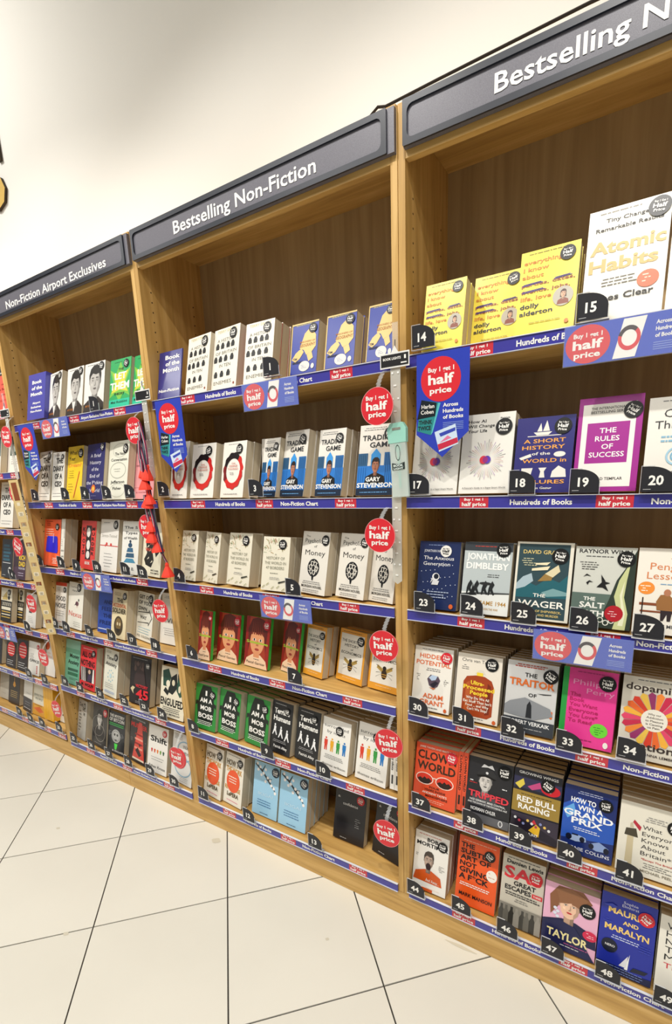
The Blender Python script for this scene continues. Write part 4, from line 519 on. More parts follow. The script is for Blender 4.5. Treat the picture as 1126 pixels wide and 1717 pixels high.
def book(bay, row, des, x, y, yaw, w_, h, th, n, i, tot):
    desc, cm, sm, stk, _ = D[des]
    z = ZR[bay][row-1]+.0135+th*math.sin(LEAN); h -= .003
    rot = (-LEAN, 0, yaw); root = empty('book', (x, y, z), rot)
    pos = '' if tot == 1 else ', '+(('left', 'right') if tot == 2 else ('leftmost', 'middle', 'rightmost') if tot == 3 else ('leftmost', 'second', 'third', 'rightmost'))[i]+' copy'
    where = f'{BAY[bay]} {rown(bay, row)} shelf'
    tag(root, f'{desc}{pos}, {where}', 'book', f'face-out books, {where}')
    link('cover', cover_mesh(w_, h, th, cm, sm), root)
    link('page_block', page_mesh(w_, h, th, mat('3fb84a', .6) if des == 'strange' else None), root)
    o = link('cover_print', print_mesh(des), root); o.scale = (w_, 1, h)
    if stk:
        o = link('price_sticker', sticker_mesh(stk[3], random.choice((-.3, -.1, 0, .1, .5))), root); rd = stk[2]*w_*1.12; o.location = (stk[0]*w_, -.0022, stk[1]*h); o.scale = (rd, 1, rd)
    step = th/math.cos(LEAN)+.0012
    for k in range(n):
        o = empty('book', (x-math.sin(yaw)*step*(k+1)+random.uniform(-.0015, .0015), y+math.cos(yaw)*step*(k+1), z), rot)
        tag(o, f'{BEH[min(k, 4)] if k < n-1 or n == 1 else "rearmost copy behind"} the {des_short(desc)}{pos}, {where}', 'book', f'stack behind {des_short(desc)}{pos}, {where}')
        hk = h-.0045*(k+1)
        link('cover', cover_mesh(w_, hk, th, cm, sm), o); link('page_block', page_mesh(w_, hk, th), o)
def des_short(s): return ' '.join(s.split()[:4])
BOOKS = [
('R', 1, 'everything', 0.0552, 0.014, 0.0, 0.1039, 0.1669, 0.035, 1),
('R', 1, 'everything', 0.1586, 0.08, 0.0, 0.119, 0.1821, 0.03, 1),
('R', 1, 'everything', 0.2842, 0.014, 0.0, 0.1228, 0.1861, 0.03, 1),
('R', 1, 'atomic', 0.4194, 0.014, 0.0, 0.1474, 0.232, 0.035, 0),
('R', 1, 'atomic', 0.5715, 0.014, 0.0, 0.1208, 0.232, 0.03, 0),
('R', 2, 'howai', 0.0236, 0.014, 0.0, 0.1287, 0.2084, 0.03, 1),
('R', 2, 'howai', 0.1567, 0.014, 0.0, 0.129, 0.2019, 0.035, 1),
('R', 2, 'shorthist', 0.2919, 0.014, 0.0, 0.129, 0.1821, 0.03, 1),
('R', 2, 'rules', 0.4259, 0.014, 0.0, 0.1267, 0.2122, 0.035, 1),
('R', 2, 'clear', 0.5627, 0.014, 0.0, 0.1143, 0.1978, 0.04, 1),
('R', 3, 'anxious', 0.0368, 0.014, 0.0, 0.1189, 0.1924, 0.03, 1),
('R', 3, 'dimbleby', 0.1677, 0.014, 0.0, 0.1259, 0.1932, 0.035, 1),
('R', 3, 'wager', 0.3038, 0.014, 0.0, 0.1329, 0.1988, 0.035, 1),
('R', 3, 'salt', 0.441, 0.014, 0.0, 0.1272, 0.1935, 0.03, 1),
('R', 3, 'penguinl', 0.5714, 0.014, 0.0, 0.123, 0.1951, 0.03, 1),
('R', 4, 'hidden', 0.0225, 0.012, 0.0, 0.1181, 0.1921, 0.033, 5),
('R', 4, 'upp', 0.1548, 0.012, 0.0, 0.1245, 0.1912, 0.03, 5),
('R', 4, 'traitor', 0.2939, 0.012, 0.0, 0.1278, 0.1934, 0.03, 5),
('R', 4, 'philippa', 0.4331, 0.012, 0.0, 0.1228, 0.1989, 0.028, 5),
('R', 4, 'dopamine', 0.5661, 0.012, 0.0, 0.1345, 0.1996, 0.03, 5),
('R', 5, 'clown', 0.0265, 0.012, 0.0, 0.137, 0.1913, 0.032, 5),
('R', 5, 'tripped', 0.1928, 0.012, 0.0, 0.129, 0.192, 0.03, 5),
('R', 5, 'redbull', 0.325, 0.012, 0.0, 0.1245, 0.1934, 0.03, 5),
('R', 5, 'grandprix', 0.4567, 0.012, 0.0, 0.1241, 0.1851, 0.033, 5),
('R', 5, 'whatev', 0.5883, 0.012, 0.0, 0.1349, 0.1833, 0.03, 5),
('R', 6, 'bob', 0.0225, 0.012, 0.0, 0.1151, 0.1948, 0.032, 5),
('R', 6, 'subtle', 0.1646, 0.0244, 0.0, 0.1248, 0.2198, 0.03, 4),
('R', 6, 'sas', 0.3016, 0.0214, 0.0, 0.1202, 0.2135, 0.03, 5),
('R', 6, 'taylor', 0.4255, 0.012, 0.0, 0.1391, 0.1862, 0.033, 5),
('R', 6, 'maurice', 0.5674, 0.012, 0.0, 0.1278, 0.2145, 0.032, 5),
('R', 6, 'whn', 0.7021, 0.012, 0.0, 0.1259, 0.2083, 0.032, 3),
('M', 1, 'histbrit', -0.8451, 0.0306, -0.13, 0.1277, 0.1964, 0.04, 0),
('M', 1, 'histbrit', -0.7154, 0.0296, -0.12, 0.1307, 0.2, 0.04, 0),
('M', 1, 'histbrit', -0.5538, 0.014, 0.0, 0.1157, 0.1883, 0.037, 2),
('M', 1, 'geo', -0.3674, 0.014, 0.0, 0.096, 0.15, 0.04, 0),
('M', 1, 'geo', -0.2426, 0.014, 0.0, 0.0971, 0.15, 0.04, 2),
('M', 1, 'geo', -0.107, 0.014, 0.0, 0.0825, 0.15, 0.04, 0),
('M', 2, 'circle', -0.9775, 0.0224, -0.06, 0.1, 0.2133, 0.032, 1),
('M', 2, 'circle', -0.8663, 0.023, -0.07, 0.1288, 0.1971, 0.035, 1),
('M', 2, 'circle', -0.722, 0.0331, -0.15, 0.1277, 0.1953, 0.032, 1),
('M', 2, 'trading', -0.5357, 0.0331, -0.2, 0.0824, 0.1946, 0.03, 0),
('M', 2, 'trading', -0.45, 0.0361, -0.2, 0.1112, 0.2114, 0.03, 1),
('M', 2, 'trading', -0.3013, 0.023, -0.09, 0.1003, 0.204, 0.03, 2),
('M', 2, 'trading', -0.1499, 0.014, 0.0, 0.1245, 0.204, 0.03, 0),
('M', 3, 'borders', -0.9775, 0.0268, -0.1, 0.1003, 0.1959, 0.04, 1),
('M', 3, 'borders', -0.8551, 0.0336, -0.2, 0.0987, 0.1924, 0.04, 0),
('M', 3, 'borders', -0.726, 0.0303, -0.13, 0.1256, 0.1921, 0.045, 1),
('M', 3, 'borders', -0.5453, 0.014, 0.0, 0.1164, 0.1882, 0.03, 2),
('M', 3, 'psych', -0.4017, 0.0391, -0.2, 0.1261, 0.2067, 0.035, 1),
('M', 3, 'psych', -0.2513, 0.0382, -0.2, 0.118, 0.2044, 0.035, 1),
('M', 3, 'psych', -0.13, 0.0372, -0.2, 0.094, 0.2029, 0.025, 0),
('M', 4, 'strange', -0.9129, 0.016, 0.0, 0.0713, 0.199, 0.014, 0),
('M', 4, 'strange', -0.8396, 0.0483, -0.07, 0.1258, 0.1924, 0.014, 0),
('M', 4, 'strange', -0.6942, 0.0504, -0.08, 0.1271, 0.1944, 0.014, 0),
('M', 4, 'strange', -0.5317, 0.0723, -0.2, 0.0934, 0.192, 0.014, 0),
('M', 4, 'economics', -0.4336, 0.0811, -0.2, 0.0987, 0.1847, 0.03, 1),
('M', 4, 'economics', -0.2998, 0.0939, -0.2, 0.1192, 0.1823, 0.03, 1),
('M', 4, 'economics', -0.1652, 0.0803, -0.13, 0.1206, 0.1845, 0.03, 0),
('M', 5, 'mob', -0.9753, 0.012, 0.0, 0.1232, 0.1897, 0.035, 4),
('M', 5, 'mob', -0.847, 0.0231, -0.09, 0.1232, 0.1885, 0.035, 4),
('M', 5, 'mob', -0.6991, 0.0232, -0.09, 0.1247, 0.1908, 0.035, 4),
('M', 5, 'terrible', -0.5693, 0.0213, -0.09, 0.1035, 0.1996, 0.035, 4),
('M', 5, 'terrible', -0.4515, 0.0237, -0.09, 0.1086, 0.1952, 0.035, 4),
('M', 5, 'idiots', -0.3381, 0.0229, -0.09, 0.1218, 0.1863, 0.035, 4),
('M', 5, 'idiots', -0.1955, 0.0287, -0.09, 0.1227, 0.1984, 0.033, 3),
('M', 6, 'howto', -0.9775, 0.0227, -0.09, 0.1142, 0.2241, 0.032, 4),
('M', 6, 'howto', -0.8566, 0.0221, -0.09, 0.1122, 0.2206, 0.04, 3),
('M', 6, 'ikigai', -0.7005, 0.03, 0.0, 0.1296, 0.2213, 0.03, 4),
('M', 6, 'ikigai', -0.5632, 0.03, 0.0, 0.1338, 0.2168, 0.03, 4),
('M', 6, 'confidence', -0.3305, 0.0748, 0.0, 0.1323, 0.191, 0.03, 0),
('M', 6, 'confidence', -0.167, 0.0843, -0.2, 0.127, 0.205, 0.03, 0),
('L', 1, 'portrait', -1.755, 0.034, -0.15, 0.1339, 0.2048, 0.035, 1),
('L', 1, 'portrait', -1.5865, 0.0205, -0.05, 0.1303, 0.1994, 0.035, 0),
('L', 1, 'portrait', -1.4439, 0.014, 0.0, 0.1375, 0.1984, 0.035, 1),
('L', 1, 'letthem', -1.2681, 0.014, 0.0, 0.1291, 0.1864, 0.035, 0),
('L', 1, 'letthem', -1.1342, 0.0237, -0.08, 0.1077, 0.1853, 0.03, 0),
('L', 2, 'diary', -1.9701, 0.0369, -0.15, 0.1535, 0.2348, 0.035, 1),
('L', 2, 'diary', -1.8066, 0.016, 0.0, 0.1019, 0.224, 0.035, 0),
('L', 2, 'dream', -1.7027, 0.0268, -0.08, 0.1402, 0.2441, 0.03, 0),
('L', 2, 'brief', -1.5605, 0.0332, -0.12, 0.1601, 0.245, 0.03, 0),
('L', 2, 'nextconv', -1.3956, 0.0316, -0.11, 0.1601, 0.245, 0.03, 0),
('L', 2, 'pinkbook', -1.2671, 0.049, 0.0, 0.1566, 0.2396, 0.03, 0),
('L', 3, 'orangeblue', -1.9775, 0.014, 0.0, 0.1452, 0.2312, 0.03, 0),
('L', 3, 'addicted', -1.8303, 0.016, 0.0, 0.0323, 0.2348, 0.03, 1),
('L', 3, 'murder', -1.6911, 0.0333, -0.13, 0.1489, 0.2278, 0.03, 0),
('L', 3, 'stress', -1.5284, 0.0278, -0.09, 0.154, 0.2355, 0.03, 2),
('L', 3, 'fivetypes', -1.3462, 0.016, 0.0, 0.1131, 0.23, 0.03, 0),
('L', 3, 'weapon', -1.2311, 0.0348, -0.14, 0.1487, 0.2276, 0.03, 0),
('L', 4, 'foodnoise', -1.9775, 0.016, 0.0, 0.0997, 0.2261, 0.03, 0),
('L', 4, 'nexus', -1.8758, 0.0257, -0.09, 0.152, 0.2325, 0.04, 2),
('L', 4, 'bluetext', -1.6494, 0.047, 0.0, 0.1378, 0.2108, 0.03, 0),
('L', 4, 'soldier', -1.5068, 0.0246, -0.07, 0.1204, 0.2283, 0.035, 1),
('L', 4, 'getout', -1.3821, 0.0676, -0.17, 0.1452, 0.2221, 0.03, 1),
('L', 4, 'whentext', -1.2187, 0.0734, 0.0, 0.1477, 0.226, 0.03, 0),
('L', 5, 'greenlang', -1.9775, 0.016, 0.0, 0.1322, 0.2378, 0.03, 0),
('L', 5, 'allnothing', -1.8433, 0.0178, -0.04, 0.1459, 0.2233, 0.035, 1),
('L', 5, 'timeanx', -1.6501, 0.0263, -0.09, 0.1263, 0.2331, 0.035, 2),
('L', 5, 'victory', -1.445, 0.0287, 0.0, 0.1493, 0.2298, 0.033, 1),
('L', 5, 'mother', -1.3561, 0.1266, 0.0, 0.1298, 0.1986, 0.03, 0),
('L', 5, 'engulfed', -1.2006, 0.012, 0.0, 0.1571, 0.2267, 0.035, 0),
('L', 6, 'deficit', -1.9775, 0.0304, -0.13, 0.1, 0.2174, 0.035, 1),
('L', 6, 'facebw', -1.8315, 0.0263, -0.07, 0.1391, 0.2242, 0.03, 0),
('L', 6, 'mastermind', -1.6912, 0.0237, 0.0, 0.1392, 0.2173, 0.03, 1),
('L', 6, 'redtower', -1.5214, 0.0311, -0.08, 0.149, 0.228, 0.033, 1),
('L', 6, 'shift', -1.3547, 0.0144, 0.0, 0.1387, 0.2267, 0.03, 1),
('L', 6, 'bluecoil', -1.1948, 0.0225, -0.07, 0.15, 0.2295, 0.03, 0),
('K', 1, 'orangeflag', -2.1966, 0.014, 0.0, 0.1402, 0.2133, 0.03, 0),
('K', 2, 'squareart', -2.3344, 0.016, 0.0, 0.0898, 0.2113, 0.03, 0),
('K', 2, 'squareart', -2.2426, 0.049, 0.0, 0.1392, 0.2129, 0.03, 0),
('K', 3, 'diary', -2.3792, 0.0235, -0.06, 0.1578, 0.2414, 0.03, 0),
('K', 3, 'diary', -2.2342, 0.049, 0.0, 0.1514, 0.2316, 0.03, 0),
('K', 4, 'darkblue', -2.4744, 0.0225, -0.06, 0.1376, 0.2158, 0.03, 0),
('K', 4, 'richdad', -2.3357, 0.0196, -0.04, 0.1408, 0.2154, 0.035, 1),
('K', 4, 'greycov', -2.1959, 0.049, 0.0, 0.1422, 0.2176, 0.03, 0),
('K', 5, 'stripes', -2.5657, 0.012, 0.0, 0.1262, 0.1958, 0.03, 0),
('K', 5, 'stripes', -2.5021, 0.047, 0.0, 0.1242, 0.1899, 0.03, 0),
('K', 5, 'whiteart', -2.2985, 0.0206, -0.07, 0.1231, 0.1883, 0.03, 1),
('K', 5, 'whitetext', -2.1645, 0.047, 0.0, 0.0742, 0.1135, 0.03, 0),
('K', 6, 'darkring', -2.7821, 0.012, 0.0, 0.1129, 0.163, 0.03, 0),
('K', 6, 'redcircle', -2.6135, 0.012, 0.0, 0.1152, 0.1672, 0.03, 0),
('K', 6, 'redcircle', -2.4799, 0.012, 0.0, 0.1157, 0.1859, 0.03, 0),
('K', 6, 'office', -2.3549, 0.012, 0.0, 0.1195, 0.1914, 0.03, 0),
('K', 6, 'whitenote', -2.2656, 0.047, 0.0, 0.1284, 0.1964, 0.03, 0),
('K', 7, 'greycov', -2.9097, 0.0573, 0.0, 0.1153, 0.1764, 0.05, 0),
('K', 7, 'darkdrop', -2.7692, 0.047, 0.0, 0.1296, 0.1984, 0.04, 0),
('K', 7, 'whiteblack', -2.5777, 0.0411, -0.08, 0.1201, 0.1902, 0.03, 0),
('K', 7, 'effective', -2.4565, 0.0381, 0.0, 0.1297, 0.1873, 0.035, 0),
('K', 7, 'whitemono', -2.2017, 0.0645, 0.0, 0.0861, 0.1317, 0.03, 0)]
from collections import Counter
cnt = Counter((b[0], b[1], b[2]) for b in BOOKS); seen = Counter()
for b in BOOKS:
    k = (b[0], b[1], b[2]); book(*b, seen[k], cnt[k]); seen[k] += 1
def spine_book(bay, row, x, y, th, h, dep, col, txt, tcol, label, group, pw='f0ece2'):
    z = ZR[bay][row-1]+.0145; root = empty('book'); root.matrix_world = Matrix.Translation((x+th, y, z)) @ Matrix.Rotation(-.12, 4, 'X') @ Matrix.Rotation(PI/2, 4, 'Z')
    root.location = (x+th, y, z+dep*math.sin(.12))
    tag(root, label, 'book', group)
    link('cover', cover_mesh(dep, h, th, col, col), root); link('page_block', page_mesh(dep, h, th), root)
    if txt:
        b = MB(); vs, fs, _ = GLY[(txt, 2)]
        b.add([(-.0003, th-(.25+.5*vy)*th, h*(.94-.6*vx)) for vx, vy in vs], fs, mat(tcol, .4)); b.box((-.0004, th*.3, h*.1), (-.0002, th*.7, h*.26), mat(tcol, .4)); b.obj('spine_print', root)
for k in range(2): spine_book('R', 5, .1655+.0145*k, .022, .0135, .185, .12, 'e4532f', 'CLOWN WORLD', '2a1a14', f'orange-red spine-out book, {("left", "right")[k]} of two beside the sunglasses cover', 'orange spines between the covers')
for k in range(3): spine_book('M', 2, -.571+.0145*k, .085, .0138, .185, .12, 'eee9df', 'CLOWN WORLD' if 0 else None, 'c03', f'white spine-out book, {("left", "middle", "right")[k]} of three beside the brush-ring covers', 'white spines between the covers')
for k in range(2): spine_book('M', 5, -.0555+.0165*k, .016, .0155, .19, .12, 'efece4', 'surrounded by idiots', '444', f'white spine-out book, {("left", "right")[k]} of two beside the coloured-figures cover', 'white spines by the figures cover')
for k in range(4): spine_book('K', 7, -2.305+.026*k, .03, .025, .19, .12, 'f0b32c', 'YELLOWFACE' if 0 else None, '1a1a1a', f'yellow spine-out book, {("leftmost", "second", "third", "rightmost")[k]} of four on the far-left bottom shelf', 'yellow spines on the bottom shelf')

# ------------------------------------------------------------------ number tags
def qpts(w_, h, n=9): return [(0, 0), (w_, 0)]+[(w_-.0-(w_*.78)*(1-math.cos(a)), h*.45+h*.55*math.sin(a)) for a in [PI/2*i/n for i in range(n+1)]]+[(0, h)]
tw, thh = .058, .052
q_ = MB(); q_.prism(qpts(tw, thh), 0, .0012, mat('2a2a2e', .4, .3)); q_.box((.004, -.0003, .005), (.018, -.0001, .0058), mat('d8d8d8', .5)); CARDM = q_.mesh('number_card')
q_ = MB(); RIM = mat('c9ccd0', .15, .6)
q_.box((-.002, -.0008, thh+.0006), (.022, .0012, thh+.0016), RIM); q_.box((-.002, -.0008, -.003), (-.0012, .0012, thh+.0016), RIM); q_.box((-.002, -.002, -.004), (tw+.003, .012, -.003), RIM)
q_.box((tw+.0006, -.0008, -.003), (tw+.0016, .0012, thh*.46), RIM); HOLDM = q_.mesh('clear_holder')
NUMM = {}; USED = set()
for bay, row, num, x, dz in [
('R', 1, 14, 0.043, 0.025), ('R', 1, 15, 0.4161, 0.019), ('R', 2, 17, 0.0306, 0.023), ('R', 2, 18, 0.292, 0.021),
('R', 2, 19, 0.4258, 0.019), ('R', 2, 20, 0.5623, 0.019), ('R', 3, 23, 0.0476, 0.02), ('R', 3, 24, 0.1799, 0.024),
('R', 3, 25, 0.3105, 0.018), ('R', 3, 26, 0.4459, 0.018), ('R', 3, 27, 0.575, 0.017), ('R', 4, 30, 0.0293, 0.012),
('R', 4, 31, 0.164, 0.011), ('R', 4, 32, 0.2975, 0.009), ('R', 4, 33, 0.4345, 0.012), ('R', 4, 34, 0.5679, 0.028),
('R', 5, 37, 0.0381, 0.017), ('R', 5, 38, 0.1979, -0.007), ('R', 5, 39, 0.3314, 0.008), ('R', 5, 40, 0.4561, -0.017),
('R', 5, 41, 0.5917, -0.009), ('R', 6, 44, 0.02, -0.016), ('R', 6, 45, 0.1704, 0.024), ('R', 6, 46, 0.3089, 0.007),
('R', 6, 47, 0.433, -0.007), ('R', 6, 48, 0.57, 0.015), ('R', 6, 49, 0.7024, 0.007), ('M', 1, 1, -0.4416, 0.026),
('M', 2, 2, -0.9907, 0.032), ('M', 2, 3, -0.5368, 0.026), ('M', 3, 4, -0.9564, 0.022), ('M', 3, 5, -0.4092, 0.023),
('M', 4, 6, -0.9325, 0.026), ('M', 4, 7, -0.4242, 0.024), ('M', 5, 8, -0.9763, -0.004), ('M', 5, 9, -0.5778, 0.01),
('M', 5, 10, -0.3252, 0.006), ('M', 6, 11, -0.9637, 0.025), ('M', 6, 12, -0.704, -0.001), ('M', 6, 13, -0.3784, 0.026),
('L', 1, 1, -1.3458, 0.018), ('L', 2, 2, -1.9128, 0.023), ('L', 2, 3, -1.656, 0.025), ('L', 2, 4, -1.502, 0.026),
('L', 2, 5, -1.3462, 0.026), ('L', 2, 6, -1.1945, 0.027), ('L', 3, 7, -1.9787, 0.026), ('L', 3, 8, -1.7839, 0.026),
('L', 3, 9, -1.6576, 0.019), ('L', 3, 10, -1.4941, 0.022), ('L', 3, 11, -1.2909, 0.026), ('L', 3, 12, -1.1798, 0.021),
('L', 4, 13, -1.9372, 0.022), ('L', 4, 14, -1.8376, 0.008), ('L', 4, 15, -1.6377, 0.021), ('L', 4, 16, -1.463, 0.024),
('L', 4, 17, -1.3132, 0.025), ('L', 4, 18, -1.1567, 0.024), ('L', 5, 19, -1.9383, 0.025), ('L', 5, 20, -1.8033, 0.019),
('L', 5, 21, -1.6326, 0.021), ('L', 5, 22, -1.4394, 0.028), ('L', 5, 23, -1.2934, 0.032), ('L', 5, 24, -1.1739, 0.021),
('L', 6, 25, -1.9552, 0.02), ('L', 6, 26, -1.789, 0.026), ('L', 6, 27, -1.6388, 0.021), ('L', 6, 28, -1.4824, 0.023),
('L', 6, 29, -1.3172, 0.026), ('L', 6, 30, -1.1504, 0.024), ('K', 4, 4, -2.2822, 0.031), ('K', 5, 8, -2.2274, 0.015),
('K', 6, 12, -2.3115, 0.019), ('K', 6, 13, -2.147, 0.013), ('K', 7, 17, -2.5206, 0.024), ('K', 7, 18, -2.3989, 0.008),
('K', 7, 19, -2.271, 0.003), ('K', 7, 20, -2.0899, 0.03)]:
    z = ZR[bay][row-1]+max(.014, dz)
    root = empty('number_tag', (x, -.0145, z), (random.uniform(-.03, .03), 0, 0))
    nb = min((q for q in BOOKS if q[0] == bay and q[1] == row), key=lambda q: abs(q[3]+.03-x-.03))
    wb = 'before' if (bay, row, id(nb)) not in USED else 'right of'; USED.add((bay, row, id(nb)))
    tag(root, f'number tag {num} {wb} {" ".join(D[nb[2]][0].split()[:5 if wb != "before" else 7])}, {BAY[bay]} {rown(bay, row)} shelf', 'number tag', 'number tags along the shelf edges')
    link('number_card', CARDM, root); link('clear_holder', HOLDM, root)
    if num not in NUMM:
        b = MB(); s = str(num); ww = min(.034, GLY[(s, 2)][2]*.0195); text(b, s, .026-ww/2, .026+ww/2, .0145, .0195, -.0006, WM, 2); NUMM[num] = b.mesh('number')
    link('number', NUMM[num], root)

# ------------------------------------------------------------------ red price discs on clear strips
R_ = .047
b = MB(); b.prism(ell(0, 0, R_, R_, 40), 0, .0012, REDM); DISCM = b.mesh('red_disc')
b = MB(); text(b, 'Buy 1 get 1', -.032, .032, .0165, .0105, -.0005, WM, 2); text(b, 'half', -.032, .03, -.0085, .0205, -.0005, WM, 2); text(b, 'price', -.025, .026, -.026, .0135, -.0005, WM, 2); b.ring(0, 0, R_, R_, .0012, .0012, -.0004, mat('f0a0a0', .4), 40); DTX = b.mesh('disc_lettering')
for bay, x, z, ln, tw_, lab in (('M', -.041, 1.628, .062, 0, 'top'), ('M', -.04, 1.294, .05, .02, 'second'), ('M', -.034, .975, .055, -.05, 'third'), ('M', -.023, .667, .05, -.1, 'fourth'), ('M', -.036, .347, .05, -.08, 'fifth'),
                           ('L', -1.04, 1.648, .045, 0, 'top'), ('L', -1.038, 1.297, .05, .05, 'second'), ('L', -1.02, .969, .055, -.1, 'third'), ('L', -1.033, .321, .05, 0, 'fifth'),
                           ('K', -1.973, 1.694, .06, .1, 'top'), ('K', -1.994, 1.442, .05, 0, 'second'), ('K', -2.06, 1.18, .05, .5, 'third'), ('K', -2.03, .892, .05, 0, 'fourth'), ('K', -2.01, .607, .05, 0, 'fifth'), ('K', -1.974, .326, .05, -.2, 'sixth')):
    zr = max(q for q in ZR[bay] if q > z and q-z > 0) if 0 else min((q for q in ZR[bay] if q > z), default=z+.1)
    root = empty('price_disc', (x, -.05, z), (0, tw_, 0))
    tag(root, f'round red half-price disc hanging below the {lab} shelf of the {BAY[bay]}', 'price disc', 'red half-price discs')
    link('disc', DISCM, root); link('lettering', DTX, root)
    L_ = zr-.012-z-R_+.012; m = MB(); nseg = 6
    for i in range(nseg):
        a0, a1 = i/nseg, (i+1)/nseg; zz = lambda a: R_-.012+L_*a; yy = lambda a: .0025+.038*a*a
        m.add([(-.006, yy(a0), zz(a0)), (.006, yy(a0), zz(a0)), (.006+.004, yy(a1), zz(a1)), (-.006+.004, yy(a1), zz(a1)), (-.006, yy(a0)+.0006, zz(a0)), (.006, yy(a0)+.0006, zz(a0)), (.01, yy(a1)+.0006, zz(a1)), (-.002, yy(a1)+.0006, zz(a1))], [(0, 1, 2, 3), (7, 6, 5, 4), (0, 3, 7, 4), (1, 5, 6, 2)], CLEAR2)
    m.obj('clear_strip', root)

# ------------------------------------------------------------------ blue promotional cards and pennants
def mini_ring(b, cx, cz, s, y, M=None):
    v = [(cx-.5*s, cz-.72*s), (cx+.3*s, cz-.72*s), (cx+.62*s, cz+.72*s), (cx-.18*s, cz+.72*s)]
    b.add([(x, y, z) for x, z in v], [[0, 1, 2, 3]], WM); k = 24
    vs = []
    for i in range(k):
        a = 2*PI*i/k; vs += [(cx+.05*s+.4*s*math.cos(a), y-.0002, cz+.46*s*math.sin(a)), (cx+.05*s+.27*s*math.cos(a), y-.0002, cz+.3*s*math.sin(a))]
    for i in range(k):
        j = (i+1) % k; b.add([vs[2*i], vs[2*j], vs[2*j+1], vs[2*i+1]], [[0, 1, 2, 3]], REDM if not 2 < i < 11 else mat('2a1418', .4))
b = MB(); W_, H_ = .213, .077
b.box((0, 0, 0), (W_, .0012, H_), mat('2f4fc0', .2, .5, coat=.5)); CARD = b.mesh('card')
b = MB(); cx = .045; b.add([(x, -.0003, z) for x, z in ell(cx, H_/2, .042, .037, 30)], [list(range(30))], REDM)
text(b, 'Buy 1 get 1', .018, .072, .052, .0085, -.0006, WM, 2); text(b, 'half', .017, .074, .03, .0175, -.0006, WM, 2); text(b, 'price', .02, .07, .0135, .0115, -.0006, WM, 2)
mini_ring(b, .118, H_/2, .05, -.0006)
for s, z in (('Across', .056), ('Hundreds', .044), ('of Books', .032)): text(b, s, .165, .165+.0042*len(s), z, .0072, -.0003, WM, 2)
for i in range(4): b.box((.163, -.0004, .022-.004*i), (.198, -.0002, .0232-.004*i), mat('8aa0e0', .4))
CARDP = b.mesh('card_print')
b = MB(); b.box((-.001, -.0022, -.002), (W_+.001, -.0016, H_+.001), CLEAR); CARDC = b.mesh('clear_sleeve')
for bay, row, x, z, lab in (('R', 1, .396, 1.665, 'beside number 15'), ('R', 3, .367, .996, 'below numbers 25 and 26'), ('M', 1, -.527, 1.6655, 'below number 1'), ('M', 3, -.52, .998, 'below number 5'), ('L', 1, -1.72, 1.668, 'under the grey portrait books'), ('L', 3, -1.586, 1.002, 'below numbers 9 and 10'), ('K', 5, -2.55, .63, 'at the left edge')):
    root = empty('promotional_card', (x, -.0185, z), (.04, 0, 0)); tag(root, f'blue half-price card on the {BAY[bay]} {rown(bay, row)} shelf edge, {lab}', 'shelf card', 'blue shelf cards')
    link('card', CARD, root); link('card_print', CARDP, root); link('clear_sleeve', CARDC, root)
b = MB(); pts = [(.066, -.245), (.133, -.187), (.134, 0), (0, 0), (-.003, -.187)]
b.prism(pts, 0, .001, mat('2b3fb4', .22, .5, coat=.5)); PEN = b.mesh('pennant')
b = MB(); b.add([(x, -.0003, z) for x, z in ell(.062, -.062, .051, .051, 34)], [list(range(34))], REDM)
text(b, 'Buy 1 get 1', .03, .096, -.044, .0105, -.0006, WM, 2); text(b, 'half', .03, .096, -.072, .0225, -.0006, WM, 2); text(b, 'price', .034, .09, -.093, .0135, -.0006, WM, 2)
def quad(b, pts, y, m): b.add([(x, y, z) for x, z in pts], [list(range(len(pts)))], m)
quad(b, [(-.001, -.178), (.036, -.19), (.056, -.115), (.012, -.105)], -.0004, mat('2f8a8a', .3)); quad(b, [(.0, -.15), (.048, -.146), (.052, -.115), (.012, -.105)], -.0006, mat('1a2228', .3)); quad(b, [(.036, -.19), (.041, -.184), (.062, -.116), (.056, -.115)], -.0004, mat('58b8c0', .3))
M = Matrix.Rotation(.1, 4, 'Y')
text(b, 'Harlan', .012, .046, -.126, .0095, -.0009, WM, 1); text(b, 'Coben', .01, .044, -.139, .0095, -.0009, WM, 1); text(b, 'THINK', .004, .04, -.163, .01, -.0009, mat('1a2a2c'), 2); text(b, 'TWICE', .002, .036, -.177, .01, -.0009, mat('1a2a2c'), 2)
for s, z in (('Across', -.126), ('Hundreds', -.14), ('of Books', -.154)): text(b, s, .068, .068+.0064*len(s), z, .0088, -.0004, WM, 2)
for i in range(5): b.box((.068, -.0005, -.164-.004*i), (.12, -.0003, -.1628-.004*i), mat('8aa0e0', .4))
quad(b, [(.058, -.232), (.108, -.215), (.1, -.168), (.046, -.184)], -.0006, mat('cfe0f2', .3)); quad(b, [(.057, -.228), (.107, -.212), (.105, -.2), (.054, -.214)], -.0008, mat('c8304a', .3)); quad(b, [(.062, -.196), (.1, -.184), (.1, -.176), (.058, -.188)], -.0008, mat('3a4ab0', .3)); quad(b, [(.06, -.21), (.09, -.2), (.08, -.194)], -.0009, mat('e07aa0', .3))
PENP = b.mesh('pennant_print')
for bay, x in (('R', .06), ('M', -.938), ('L', -1.905)):
    root = empty('pennant', (x, -.0275, 1.738), (.03, 0, 0)); tag(root, f'pointed blue half-price pennant hanging at the left of the {BAY[bay]} top shelf', 'pennant', 'blue pennants')
    link('pennant_sheet', PEN, root); link('pennant_print', PENP, root)
    m = MB(); m.box((.03, .0012, -.01), (.1, .018, -.004), CLEAR2); m.obj('clip', root)

